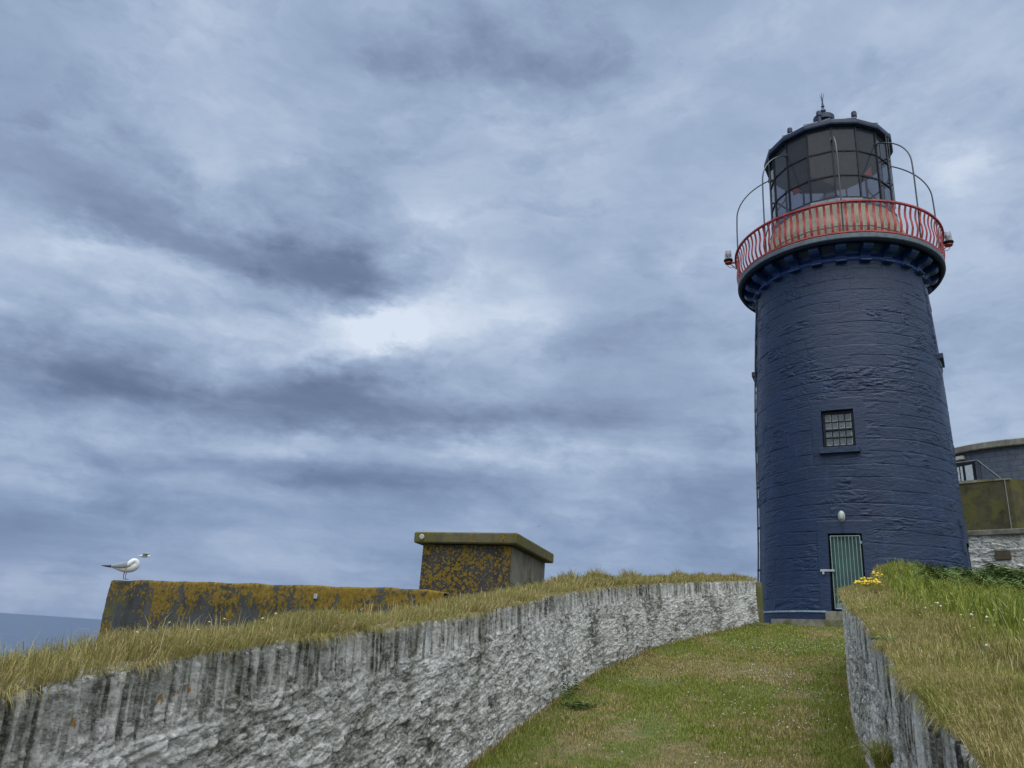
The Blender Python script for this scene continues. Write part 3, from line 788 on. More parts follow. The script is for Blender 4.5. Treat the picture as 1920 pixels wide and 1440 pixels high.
PH, ZZ = np.meshgrid(np.radians(ph), zz, indexing='ij'); RAD = trad(ZZ); A_ = PH*2.4
# coursed blocks under thick paint
cw = ZZ+.03*(fbm(A_*1.2, ZZ*1.5, 3, 301)-.5)*2
course = np.floor(cw/.31); cf = cw/.31-course
bw = .45+.5*_h(course, course*0, 303); bl = (A_+9*_h(course, course*0, 305))/bw; bi = np.floor(bl); bf = bl-bi
eh = np.minimum(cf, 1-cf)*.31; ev = np.minimum(bf, 1-bf)*bw
blk = _h(bi, course, 307)
patch = sst(fbm(A_*.9, ZZ*1.2, 3, 309), .40, .56)
joint = -(1-sst(eh, 0, .020))*.014*(.35+.65*patch) - (1-sst(ev, 0, .012))*.008*patch*(vnoise(bi*3.1, course*1.7, 4) > .35)
w1 = fbm(A_*2, ZZ*3, 3, 311)-.5
rock = fbm(A_*5+2*w1, ZZ*15+3*w1, 5, 313, .58)-.5
ledge = np.abs(fbm(A_*1.6, ZZ*7.5+1.5*w1, 4, 317)-.5)
quarry = sst(blk, .35, .8)*sst(eh, .0, .05)*sst(ev, 0, .05)
disp = joint+rock*(.009+.050*quarry*patch)+ (fbm(A_*.8, ZZ*.8, 3, 319)-.5)*.03 - (1-sst(ledge, 0, .03))*.008*patch + (blk-.5)*.012
deg = np.degrees(PH)
smooth_ = np.zeros_like(disp); bandw = np.zeros_like(disp)
for i, (a, b_, z0, z1) in enumerate(OPEN):     # dressed stone surrounds, quoined on the side windows
    q = np.where((np.floor(ZZ/.31) % 2) == 0, 5.5, 3.2) if i > 1 else 6.0
    near = (deg > a-q) & (deg < b_+q) & (ZZ > z0-(.18 if i < 2 else .35)) & (ZZ < z1+(.30 if i < 2 else .55))
    smooth_ = np.maximum(smooth_, near*1.0)
    if i > 1: bandw = np.maximum(bandw, near*1.0)
disp = disp*(1-.85*smooth_)+bandw*.028+smooth_*.004
disp = np.where(ZZ < 2.80, disp*.25+.022, disp)                      # smooth plinth
disp = np.where(ZZ > 11.6, disp*.5, disp)
RR_ = RAD+disp
ua = np.array(UA[:2]); wa = np.array(WA[:2])
X_ = TX-ua[0]*np.cos(PH)*RR_+wa[0]*np.sin(PH)*RR_; Y_ = TY-ua[1]*np.cos(PH)*RR_+wa[1]*np.sin(PH)*RR_
pc = .5*(ph[1:]+ph[:-1]); zc = .5*(zz[1:]+zz[:-1]); keep = np.ones((len(pc), len(zc)), bool)
for (a, b_, z0, z1) in OPEN: keep &= ~((pc[:, None] > a) & (pc[:, None] < b_) & (zc[None] > z0) & (zc[None] < z1))
F = grid_faces(len(ph), len(zz), keep)
me = mesh_np('tower', np.stack([X_, Y_, ZZ], -1).reshape(-1, 3), F)
tower = link_mesh('tower', me, M_TOWER, LH)

def opening(name, a, b_, z0, z1, depth):
    """reveal running in from the ragged opening edge; returns centre frame"""
    ca = R((a+b_)/2); nn = tn(ca); t_ = tt(ca); half = 2.42*math.sin(R((b_-a)/2)); rc = float(trad((z0+z1)/2))
    mb = MB(); inner = rc-depth
    def corner(sg, z, out):
        p = TC+t_*(sg*half)+nn*(math.sqrt(max(0, (float(trad(z))+.012)**2-half*half)) if out else inner)+ZA*z
        return p
    for (s1, z1_, s2, z2) in ((-1, z0, -1, z1), (-1, z1, 1, z1), (1, z1, 1, z0), (1, z0, -1, z0)):
        mb.add([corner(s1, z1_, 1), corner(s2, z2, 1), corner(s2, z2, 0), corner(s1, z1_, 0)], [(0, 1, 2, 3)])
    mb.add([corner(-1, z0, 0)-nn*.02, corner(1, z0, 0)-nn*.02, corner(1, z1, 0)-nn*.02, corner(-1, z1, 0)-nn*.02], [(0, 1, 2, 3)])
    return mb, nn, t_, half, inner
def sash_window(a, b_, z0, z1, depth=.16, cols=4, rows=2):
    mb, nn, t_, half, inner = opening('w', a, b_, z0, z1, depth)
    wroot = mb.build('window', M_GAL, LH)
    ax = (t_, nn, ZA); W = half-.02; c0 = TC+nn*inner
    fr = MB(); H = (z1-z0)/2-.02; zm = (z0+z1)/2
    for sg in (-1, 1): fr.box(c0+t_*(sg*(W-.022))+ZA*zm+nn*.02, (.022, .03, H), ax)
    fr.box(c0+ZA*(zm+H-.025)+nn*.019, (W-.045, .03, .025), ax); fr.box(c0+ZA*(zm-H+.03)+nn*.019, (W-.045, .03, .03), ax)
    gw = W-.045
    for sash in (0, 1):
        off = .034 if sash == 0 else .012          # lower sash sits further out ... upper in front of it
        lo = zm-H+.06 if sash == 0 else zm; hi = zm if sash == 0 else zm+H-.05
        if sash: fr.box(c0+ZA*(zm)+nn*.03, (gw, .02, .022), ax)
        for c_ in range(1, cols): fr.box(c0+t_*(-gw+2*gw*c_/cols)+ZA*((lo+hi)/2)+nn*off, (.010, .013, (hi-lo)/2-.004), ax)
        for r_ in range(1, rows): fr.box(c0+ZA*(lo+(hi-lo)*r_/rows)+nn*off, (gw, .0115, .010), ax)
    fr.build('frame', M_BLACK, wroot)
    # putty lines round the panes
    pt = MB(); pn = MB()
    for sash in (0, 1):
        lo = zm-H+.06 if sash == 0 else zm+.022; hi = zm-.022 if sash == 0 else zm+H-.05
        for c_ in range(cols):
            for r_ in range(rows):
                xa = -gw+2*gw*c_/cols+.0125; xb = -gw+2*gw*(c_+1)/cols-.0125; za = lo+(hi-lo)*r_/rows+.0125; zb_ = lo+(hi-lo)*(r_+1)/rows-.0125
                rr = random.random(); g = .006
                if rr < .8: pt.box(c0+t_*((xa+xb)/2)+ZA*(za+g/2)+nn*.012, ((xb-xa)/2, .004, g/2), ax)
                if rr < .7: pt.box(c0+t_*(xb-g/2)+ZA*((za+zb_)/2+g/2)+nn*.012, (g/2, .004, (zb_-za)/2-g/2), ax)
                if .25 < rr < .6: pt.box(c0+ZA*(zb_-g/2)+t_*((xa+xb)/2-g/2)+nn*.0122, ((xb-xa)/2-g/2, .004, g/2), ax)
    pn.box(c0+ZA*zm+nn*.002, (gw+.01, .003, H-.03), ax)
    pt.build('putty', M_WHITE, wroot)
    pn.build('pane', M_PANE, wroot)
    sl = MB(); rc = float(trad(z0)); sl.box(TC+nn*(rc-.0)+ZA*(z0-.085), (half+.09, .10, .075), ax, .012)
    sl.build('sill', M_TOWER, wroot)
    return wroot
o = sash_window(*OPEN[0])
for k in (2, 3): sash_window(*OPEN[k], cols=3)
# blank recess low on the right side
mb, nn, t_, half, inner = opening('r', *OPEN[4], .14); wr = mb.build('window', M_GAL, LH)
mb = MB(); mb.box(TC+nn*(inner+.01)+ZA*3.8, (half-.03, .03, .76), (t_, nn, ZA), .01); mb.build('shutter', M_BLACK, wr)

# door with its gate
mb, nn, t_, half, inner = opening('d', *OPEN[1], .20); door = mb.build('door', M_BLACK, LH)
ax = (t_, nn, ZA); c0 = TC+nn*inner; z0, z1 = 2.82, 4.57
mb = MB(); mb.box(c0+ZA*3.70+nn*.0, (half-.035, .025, .85), ax, .005)
for k in range(-3, 4): mb.box(c0+ZA*3.72+nn*.026+t_*(k*.085), (.003, .004, .80), ax)
mb.build('door_leaf', M_TEAL, door)
mb = MB(); mb.box(c0+ZA*2.93+nn*.0345, (half-.06, .006, .07), ax, .002); mb.build('kick_plate', simple('pale kick plate', (.20, .30, .28), .5), door)
mb = MB(); gz0, gz1 = 2.87, 4.51; gh = half-.045; gp_ = c0+nn*.13
for sg in (-1, 1): mb.tube([gp_+t_*(sg*gh)+ZA*gz0, gp_+t_*(sg*gh)+ZA*gz1], .013, 6)
for z_ in (gz0, gz1, ): mb.tube([gp_-t_*gh+ZA*z_, gp_+t_*gh+ZA*z_], .013, 6)
for k in range(1, 8): mb.tube([gp_+t_*(-gh+2*gh*k/8)+ZA*gz0, gp_+t_*(-gh+2*gh*k/8)+ZA*gz1], .0085, 6)
for z_ in (3.1, 4.36): mb.box(gp_+t_*(gh+.02)+ZA*z_, (.022, .02, .03), ax)
gate = mb.build('gate', simple('pale green gate bars', (.20, .27, .26), .5, .2), door)
bt = MB(); nb = tn(R(-17)); bp = TC+t_*(-half-.06)+nn*(2.46)+ZA*3.715
bt.box(bp, (.155, .014, .026), ax, .004); bt.box(bp-t_*.09+nn*.02-ZA*.06, (.022, .012, .028), ax, .004)
bt.box(bp+t_*.14-nn*.045, (.012, .05, .02), ax)
bt.build('bolt', M_STEEL, door)
# bulkhead lamp
lr = float(trad(4.96)); pl = R(-7.3); lc = tp(pl, lr, 4.96); ax = (tt(pl), tn(pl), ZA)
mb = MB(); lax = (tt(pl), ZA, tn(pl))
prof = [(.070, -.02), (.078, .0), (.078, .035), (.070, .045)]
def oval(c, ax, prof, sy, n=24):
    m_ = MB(); vs = []; fs = []
    for (r, h) in prof:
        for k in range(n):
            a = 2*math.pi*k/n; vs.append(c+ax[0]*(r*math.cos(a))+ax[1]*((r+sy)*math.sin(a))+ax[2]*h)
    L = len(prof)
    for i in range(L-1):
        for k in range(n): fs.append((i*n+k, i*n+(k+1) % n, (i+1)*n+(k+1) % n, (i+1)*n+k))
    fs.append(tuple(range(n))[::-1]); fs.append(tuple((L-1)*n+k for k in range(n))); m_.add(vs, fs, True); return m_
lampr = oval(lc, lax, prof, .055).build('bulkhead_lamp', M_STEEL, LH)
oval(lc+tn(pl)*.045, lax, [(.058, 0), (.056, .03), (.046, .06), (.02, .078)], .045).build('lamp_glass', simple('frosted lamp glass', (.33, .35, .30), .25, var=.1), lampr)
mb = MB(); mb.tube([tp(pl, lr+.012, 4.84), tp(pl, float(trad(4.6))+.015, 4.58)], .012, 6)
mb.build('cable', M_TOWER, lampr)
# pale painted line above the plinth, plinth steps
def arc_step(a, b_, r0_, r1_, z0, z1, n_=30):
    m_ = MB(); vs = []; fs = []
    for k in range(n_+1):
        aa = R(a+(b_-a)*k/n_); vs += [tp(aa, r0_, z0), tp(aa, r1_, z0), tp(aa, r1_, z1), tp(aa, r0_, z1)]
    for k in range(n_):
        for j in range(4): fs.append((k*4+j, k*4+(j+1) % 4, (k+1)*4+(j+1) % 4, (k+1)*4+j))
    fs += [(0, 1, 2, 3), (n_*4+3, n_*4+2, n_*4+1, n_*4)]; m_.add(vs, fs); return m_
arc_step(-17.5, 4, 2.30, 2.66, 2.40, 2.80).build('threshold', M_STEP, LH)
arc_step(-44, 25, 2.40, 2.92, 2.2, 2.60).build('step', M_STEP, LH)
for (a_, b_) in ((-100, -17.8), (4.2, 100)): arc_step(a_, b_, 2.50, 2.592, 2.775, 2.814, 60).build('painted_line', M_PAINTLINE, LH)
# conduits running up the left flank
for (pp, rr_) in ((-82.5, .016), (-77.5, .014)):
    pts = [tp(R(pp), float(trad(z_))+.035, z_) for z_ in np.linspace(3.3, 11.8, 30)]
    mb = MB(); mb.tube(pts, rr_, 6)
    for z_ in np.arange(3.9, 11.6, 1.1): mb.box(tp(R(pp), float(trad(z_))+.02, z_), (.035, .035, .012), (tt(R(pp)), tn(R(pp)), ZA))
    mb.build('conduit', M_RUST if pp < -80 else M_TOWER, LH)

# gallery
mb = MB(); mb.lathe((TX, TY, 0), [(2.15, 11.62), (2.235, 11.70), (2.27, 11.74), (2.27, 11.80), (2.235, 11.83), (2.22, 11.98), (2.45, 12.085)], 96, cap=False)
mb.build('necking', M_GAL, LH)
mb = MB(); mb.lathe((TX, TY, 0), [(1.9, 12.085), (2.61, 12.085), (2.62, 12.03), (2.66, 12.0), (2.72, 12.02), (2.735, 12.075)], 96, cap=False)
mb.build('gallery_soffit', simple('dark navy soffit', (.004, .009, .026), .6, spec=.2), LH)
mb = MB(); mb.lathe((TX, TY, 0), [(2.70, 12.076), (2.755, 12.082), (2.765, 12.10), (2.765, 12.205), (2.755, 12.22), (1.6, 12.245)], 96, smooth=False, cap=False)
mb.build('gallery_deck', M_DECKEDGE, LH)
def corbel_mb():
    # side profile (distance from axis, z), extruded tangentially at phi=0
    pr = [(2.16, 12.087), (2.60, 12.087), (2.605, 12.035), (2.58, 11.955), (2.52, 11.895), (2.44, 11.865), (2.36, 11.85), (2.30, 11.81), (2.27, 11.74), (2.25, 11.66), (2.16, 11.64)]
    m_ = MB(); hw = .125; vs = []
    for sg in (-1, 1):
        for (r_, z_) in pr: vs.append(tp(0, r_, z_)+tt(0)*(sg*hw))
    k = len(pr); fs = [tuple(range(k)), tuple(range(2*k-1, k-1, -1))]
    for j in range(k): fs.append((j, (j+1) % k, k+(j+1) % k, k+j))
    m_.add(vs, fs)
    m_.box(tp(0, 2.29, 11.665), (.135, .075, .02), (tt(0), tn(0), ZA), .006)
    return m_
c0_ = corbel_mb().build('corbel', M_GAL, LH)
for k in range(24):
    a = R(3.5+15*k); c = c0_ if k == 0 else c0_.copy()
    if k: COL.objects.link(c); c.parent = LH
    c.rotation_euler.z = a          # rotates about the tower axis
# red railing
def ring(r, z, hw, hh, n=128):
    m_ = MB(); m_.lathe((TX, TY, 0), [(r-hw, z-hh), (r+hw, z-hh), (r+hw, z+hh), (r-hw, z+hh), (r-hw, z-hh)], n, smooth=False, cap=False); return m_
rail = ring(2.80, 13.135, .032, .022).build('railing', M_RED, LH)
ring(2.715, 12.275, .028, .022).build('bottom_rail', M_RED, rail)
def bal_r(z): return float(np.interp(z, [12.28, 12.36, 12.50, 12.64, 12.80, 12.96, 13.12], [2.72, 2.75, 2.785, 2.775, 2.745, 2.755, 2.80]))
mb = MB(); zs = np.linspace(12.28, 13.12, 15)
vs = []; fs = []
for z_ in zs:
    for (dt, dr_) in ((-.031, -.007), (.031, -.007), (.031, .007), (-.031, .007)): vs.append(tp(0, bal_r(z_)+dr_, z_)+tt(0)*dt)
for i in range(len(zs)-1):
    for j in range(4): fs.append((i*4+j, i*4+(j+1) % 4, (i+1)*4+(j+1) % 4, (i+1)*4+j))
mb.add(vs, fs); b0 = mb.build('baluster', M_RED, rail)
NB = 100
for k in range(NB):
    c = b0 if k == 0 else b0.copy()
    if k: COL.objects.link(c); c.parent = rail
    c.rotation_euler.z = 2*math.pi*k/NB
# wire netting behind the balusters
mb = MB(); rw = 2.69; zs = np.arange(12.30, 13.12, .034); n_ = 480; vs = []; fs = []
A = np.arange(n_)*2*np.pi/n_
for z_ in zs:
    b_ = len(vs)
    for a in A:
        p = tp(a, rw, z_); vs += [p+ZA*.0016, p-ZA*.0016]
    for k in range(n_): fs.append((b_+2*k, b_+2*k+1, b_+(2*k+3) % (2*n_), b_+(2*k+2) % (2*n_)))
for a in A:
    b_ = len(vs); t_ = tt(a)*.0016
    vs += [tp(a, rw+.002, 12.29)-t_, tp(a, rw+.002, 12.29)+t_, tp(a, rw+.002, 13.12)+t_, tp(a, rw+.002, 13.12)-t_]; fs.append((b_, b_+1, b_+2, b_+3))
mb.add(vs, fs); mb.build('wire_netting', M_WIRE, rail)
# murette
NV = 16; ROT = R(5.4)
def poly(prof, smooth=False, n=NV):
    m_ = MB(); vs = []; fs = []
    for (r, z_) in prof:
        for k in range(n): vs.append(tp(ROT+2*math.pi*k/n, r, z_))
    for i in range(len(prof)-1):
        for k in range(n): fs.append((i*n+k, i*n+(k+1) % n, (i+1)*n+(k+1) % n, (i+1)*n+k))
    m_.add(vs, fs, smooth); return m_
poly([(2.08, 12.23), (2.06, 12.78), (2.02, 12.80), (1.77, 13.72), (1.60, 13.74)]).build('murette', M_MUR, LH)
mb = MB(); mb.tube([tp(ROT+2*math.pi*k/NV, 2.065, 12.84) for k in range(NV)], .018, 6, closed=True); mb.build('cable_band', M_BLACK, LH)
# lantern
lant = poly([(1.76, 13.722), (1.78, 13.80), (1.72, 13.93), (1.60, 13.94)]).build('lantern', M_FASCIA, LH)
mb = MB(); ZR = (13.96, 14.68, 15.49, 16.32); RG = 1.69
for k in range(NV):
    a = ROT+2*math.pi*k/NV; mb.box(tp(a, RG, 15.12), (.021, .028, 1.21), (tt(a), tn(a), ZA))
am = math.cos(math.pi/NV)
for z_ in ZR:
    for k in range(NV):
        a = ROT+2*math.pi*(k+.5)/NV; mb.box(tp(a, RG*am, z_), (RG*math.sin(math.pi/NV)-.022, .022, .022), (tt(a), tn(a), ZA))
mb.build('glazing_bars', M_BLACK, lant)
mb = MB()
for k in range(NV):
    a = ROT+2*math.pi*(k+.5)/NV; hw = RG*math.sin(math.pi/NV)-.02; c = tp(a, RG*am-.002, 0)
    for i in range(3): mb.add([c-tt(a)*hw+ZA*(ZR[i]+.02), c+tt(a)*hw+ZA*(ZR[i]+.02), c+tt(a)*hw+ZA*(ZR[i+1]-.02), c-tt(a)*hw+ZA*(ZR[i+1]-.02)], [(0, 1, 2, 3)])
mb.build('glass', M_GLASS, lant)
# inside: floor, pedestal with the optic, red sector shades
mb = MB(); mb.lathe((TX, TY, 0), [(1.6, 13.74), (.01, 13.75)], 32, cap=False); mb.lathe((TX, TY, 0), [(.32, 13.75), (.30, 14.1), (.16, 14.14), (.16, 14.4), (.24, 14.44), (.24, 14.5)], 24); mb.build('pedestal', simple('dark lantern floor', (.07, .07, .08), .6), lant)
M_OPT = glass_mat('optic glass', (.75, .80, .78), .6)
mb = MB(); mb.lathe((TX, TY, 0), [(.20, 14.5)]+[(.26+.05*math.sin(i*1.57)*(i % 2), 14.5+.05*i) for i in range(1, 12)]+[(.2, 15.1)], 24); mb.build('optic', M_OPT, lant)
M_REDG = simple('red shade', (.65, .06, .045), .4)
mb = MB()
for (aa, z_, sw, sh) in ((-34, 14.55, .16, .17), (42, 14.85, .15, .17)):
    a = R(aa); c = tp(a, 1.52, z_); mb.add([c-tt(a)*sw, c+tt(a)*sw, c-tt(a)*sw*(1 if aa < 0 else -1)+ZA*sh*2, c-tt(a)*sw+tn(a)*.01, c+tt(a)*sw+tn(a)*.01, c-tt(a)*sw*(1 if aa < 0 else -1)+ZA*sh*2+tn(a)*.01],
       [(0, 1, 2), (5, 4, 3), (0, 1, 4, 3), (1, 2, 5, 4), (2, 0, 3, 5)]); mb.build('red_shade', M_REDG, lant); mb = MB()
for (x_, h_) in ((-.12, .10), (.0, .14), (.06, .09)):
    c = tp(R(-3), 1.25, 14.02)+tt(0)*x_; mb.box(c+ZA*h_, (.022, .02, h_), (tt(0), tn(0), ZA))
c = tp(R(-3), 1.25, 14.06)+tt(0)*-.03; mb.box(c, (.14, .018, .03), (tt(0), tn(0), ZA)); mb.build('red_shade', M_REDG, lant); mb = MB()
a = R(72); c = tp(a, 1.50, 14.9); mb.box(c, (.05, .008, .22), (tt(a), tn(a), ZA))
mb.build('red_shade', M_REDG, lant)
# roof
roof = poly([(1.66, 16.30), (1.83, 16.31), (1.845, 16.35), (1.845, 16.45), (1.80, 16.49)]).build('roof', M_FASCIA, LH)
poly([(1.805, 16.486), (1.55, 16.66), (1.15, 16.95), (.75, 17.25), (.42, 17.50), (.30, 17.56)]).build('roof_sheet', M_ROOF, roof)
poly([(1.70, 16.32), (1.2, 16.62), (.3, 17.1), (.02, 17.12)]).build('ceiling', simple('grey lantern ceiling', (.11, .12, .15), .6, scale=2, var=.3), roof)
mb = MB()
for k in range(NV):
    a = ROT+2*math.pi*k/NV; mb.tube([tp(a, 1.83, 16.50), tp(a, 1.15, 16.975), tp(a, .40, 17.53)], .018, 6)
mb.build('roof_ridge', M_ROOF, roof)
mb = MB(); mb.lathe((TX, TY, 0), [(.30, 17.52), (.24, 17.62), (.24, 17.70), (.31, 17.72), (.315, 17.88), (.29, 17.90), (.08, 17.95), (.05, 17.98), (.045, 18.06), (.07, 18.10), (.085, 18.15), (.07, 18.20), (.04, 18.24), (.035, 18.30), (.055, 18.33), (.035, 18.36), (.020, 18.55), (.03, 18.57), (.015, 18.60)], 24, smooth=False)
cowl = mb.build('cowl', M_FASCIA, roof)
mb = MB()
for k in range(5):
    a = 2*math.pi*k/5+.3; d = Vector((math.cos(a), math.sin(a), 0))
    c = Vector((TX, TY, 0)); mb.tube([c+ZA*18.58, c+d*.03+ZA*18.64, c+d*.075+ZA*18.80], [.007, .006, .003], 5)
mb.tube([Vector((TX, TY, 18.58)), Vector((TX, TY, 18.86))], [.008, .003], 5)
mb.build('lightning_finial', M_BLACK, roof)
def vent_mb(a):
    c = tp(a, 1.17, 0); m_ = MB(); m_.lathe(c, [(.06, 16.90), (.055, 17.12), (.078, 17.125), (.078, 17.25), (.07, 17.255), (.068, 17.285), (.04, 17.31)], 16, smooth=False); return m_
v0 = None
for k in range(8):
    if v0 is None: v0 = vent_mb(0).build('roof_vent', M_FASCIA, roof); c = v0
    else: c = v0.copy(); COL.objects.link(c); c.parent = roof
    c.rotation_euler.z = R(-6+51.4*k)
    if k == 6: break
# arched stays from the glazing bars out to the gallery
mb = MB(); a = 0; pts = [tp(0, 1.70, 15.86)]
for k in range(0, 15):
    t_ = .5+k/14*(math.pi/2-.5); pts.append(tp(0, 2.72-1.88*(1-math.sin(t_)), 14.6+1.42*math.cos(t_)))
pts += [tp(0, 2.73, 14.2), tp(0, 2.73, 13.13), tp(0, 2.70, 12.24)]
mb.tube(pts, .020, 8); mb.box(tp(0, 1.72, 15.85), (.035, .025, .05), (tt(0), tn(0), ZA))
s0_ = mb.build('arched_stay', M_PIPE, LH)
for k in range(8):
    c = s0_ if k == 0 else s0_.copy()
    if k: COL.objects.link(c); c.parent = LH
    c.rotation_euler.z = R(5.4+45*k)
for (aa, ) in ((63.,), (68.,), (-66.,)):
    a = R(aa); mb = MB(); mb.tube([tp(a, 1.80, 13.9), tp(a, 1.80, 16.28)], .013, 6)
    for z_ in (14.7, 15.5): mb.box(tp(a, 1.75, z_), (.02, .05, .02), (tt(a), tn(a), ZA))
    mb.build('handrail', M_PIPE, LH)
# two marker lamps on red brackets
def marker(aa):
    a = R(aa); ax = (tt(a), tn(a), ZA); m_ = MB(); rb = 3.02
    m_.box(tp(a, 2.93, 13.145), (.03, .13, .018), ax); m_.lathe(tp(a, rb, 0), [(.10, 13.13), (.11, 13.145), (.10, 13.168)], 16)
    m_.tube([tp(a, 2.98, 13.13), tp(a, 2.79, 12.92)], .015, 6)
    root = m_.build('marker_lamp', M_RED, LH)
    m_ = MB(); m_.lathe(tp(a, rb, 0), [(.07, 13.17), (.09, 13.19), (.135, 13.215), (.14, 13.235), (.135, 13.255), (.10, 13.262)], 20); m_.build('lamp_base', M_BLACK, root)
    m_ = MB(); m_.lathe(tp(a, rb, 0), [(.112, 13.265), (.108, 13.40), (.096, 13.52), (.085, 13.56), (.05, 13.575), (.01, 13.58)], 20, cap=False); m_.build('lamp_glass', M_CLEAR, root)
    m_ = MB(); m_.lathe(tp(a, rb, 0), [(.05, 13.27), (.05, 13.38), (.075, 13.39), (.075, 13.46), (.04, 13.47), (.03, 13.53)], 14); m_.build('lamp_core', simple('faded red lamp core', (.33, .16, .14), .4, var=.3, scale=20), root)
    m_ = MB(); m_.tube([tp(a, 3.05, 13.12), tp(a, 3.04, 13.05), tp(a, 2.97, 12.98), tp(a, 2.88, 12.99), tp(a, 2.80, 13.02)], .008, 6); m_.build('cable', M_BLACK, root)
marker(-86); marker(99)

# ------------------------------------------------------------------ lichen wall, concrete hut
M_LICH = concrete_mat('concrete with orange lichen', (.048, .052, .055), .62, .35, zgrad=(1.2, 2.1))
A2 = Vector((-5.36, 11.07, 0)); B2 = Vector((-.62, 8.36, 0)); d2 = (B2-A2).normalized(); n2 = Vector((-d2.y, d2.x, 0))   # n2 away from the eye
if n2.y < 0: n2 = -n2
L2 = (B2-A2).length; nu, nv = 260, 90
u = np.linspace(0, L2-.04, nu)
def lw_point(u_, side_, z_): return A2+d2*u_+n2*side_
# closed profile around: front face from z .3 to 2.12, rounded top, back
prof = [(0, z_) for z_ in np.linspace(-.6, 2.10, 80)]+[(.012, 2.118), (.04, 2.125)]+[(x_, 2.125) for x_ in np.linspace(.08, .36, 8)]+[(.395, 2.115), (.41, 2.09)]+[(.41, z_) for z_ in np.linspace(2.0, -.6, 12)]
Vw = np.zeros((nu, len(prof), 3))
for i, u_ in enumerate(u):
    tail = max(0, (u_-(L2-.20))/.165)                    # rounded right end
    for j, (w_, z_) in enumerate(prof):
        ww = .205+(w_-.205)*math.sqrt(max(0, 1-tail**2)); z2 = z_-.03*tail**2*(z_ > 1.9)
        p_ = A2+d2*u_+n2*ww; Vw[i, j] = (p_.x, p_.y, z2)
UU = np.repeat(u[:, None], len(prof), 1); ZW = Vw[..., 2]
dsp = (fbm(UU*4, ZW*4, 5, 401)-.5)*.03+(np.floor(ZW/.17+.2*fbm(UU*.7, ZW*0, 2, 5)) % 2)*.006
Vw[..., 0] -= n2.x*dsp; Vw[..., 1] -= n2.y*dsp; Vw[..., 2] += (ZW > 2.05)*(fbm(UU*3, UU*0, 4, 403)-.5)*.03
F = grid_faces(nu, len(prof)); nverts = nu*len(prof)
me = mesh_np('lichen_wall', Vw.reshape(-1, 3), F)
bm = bmesh.new(); bm.from_mesh(me)
bmesh.ops.holes_fill(bm, edges=[e for e in bm.edges if e.is_boundary], sides=200); bmesh.ops.recalc_face_normals(bm, faces=bm.faces); bm.to_mesh(me); bm.free()
lw = link_mesh('lichen_wall', me, M_LICH); tag(lw, 'low dark concrete wall crusted with orange lichen, on which a gull stands', 'wall')
for (u_, z_, s_) in ((3.78, 2.00, .028),):
    mb = MB(); mb.box(A2+d2*u_+ZA*z_-n2*.016, (s_*.9, .008, s_), (d2, n2, ZA), .003); mb.build('metal_plate', M_STEEL, lw)

hut = empty('concrete_hut', (.2, 12.9, 2.0), 'small flat-roofed concrete hut with orange lichen spots behind the left wall', 'hut')
C3 = Vector((.235, 12.0, 0)); L3 = Vector((-1.42, 12.67, 0)); R3 = Vector((.98, 14.47, 0)); e1 = (L3-C3).normalized(); e2 = (R3-C3).normalized()
def quadpr(mb, off, z0, z1, bev=0.0):
    c = [C3-e1*off-e2*off, L3+e1*off-e2*off, L3+e1*off+(R3-C3)+e2*off, R3-e1*off+e2*off]
    lo = [p+ZA*z0 for p in c]; hi = [p+ZA*(z1) for p in c]
    if bev:
        cc_ = sum(c, Vector())/4; lo2 = [p+(cc_-p).normalized()*bev+ZA*(z0) for p in c]; lo1 = [p+ZA*(z0+bev) for p in c]; hi1 = [p+ZA*(z1-bev) for p in c]; hi2 = [p+(cc_-p).normalized()*bev+ZA*z1 for p in c]
        vs = lo2+lo1+hi1+hi2; k = 4
    else: vs = lo+hi; k = 2
    fs = [(3, 2, 1, 0), tuple((k-1)*4+i for i in range(4))]
    for r_ in range(k-1):
        for i in range(4): fs.append((r_*4+i, r_*4+(i+1) % 4, (r_+1)*4+(i+1) % 4, (r_+1)*4+i))
    mb.add(vs, fs)
M_HUTF = concrete_mat('dark concrete with lichen spots', (.040, .040, .043), .6, -.4, spots=True)
M_HUTS = concrete_mat('grey pebbledash', (.165, .155, .13), 0, .12, bscale=2)
M_HUTR = concrete_mat('mossy concrete slab', (.10, .088, .05), .40, .6)
mb = MB(); quadpr(mb, -.13, 1.3, 3.08, .012); body = mb.build('walls', M_HUTS, hut)
# weather face carrying the lichen: a thin render coat on the front
c1 = C3+e1*.13+e2*.13; c2 = L3-e1*.13+e2*.13
mb = MB(); vs = []
for p_ in (c1-e1*.003, c2+e1*.003):
    for o_ in (-.012, .05):
        for z_ in (1.3, 3.078): vs.append(p_+e2*o_+ZA*z_)
mb.add(vs, [(0, 1, 3, 2), (4, 6, 7, 5), (0, 4, 5, 1), (2, 3, 7, 6), (0, 2, 6, 4), (1, 5, 7, 3)]); mb.build('front_wall', M_HUTF, hut)
mb = MB(); quadpr(mb, 0, 3.09, 3.265, .02); rs = mb.build('roof_slab', M_HUTR, hut)
mb = MB(); mb.lathe(L3-e1*.14-e2*.004+ZA*3.18, [(.045, 0), (.045, .012), (.03, .016)], 18, axis=(e1, ZA, -e2)); mb.build('round_plate', simple('pale lichen disc', (.30, .31, .29), .8, var=.2, scale=30), rs)

# ------------------------------------------------------------------ buildings behind the lighthouse
def azp(a, d, z=0): return Vector((math.sin(R(a))*d, math.cos(R(a))*d, z))
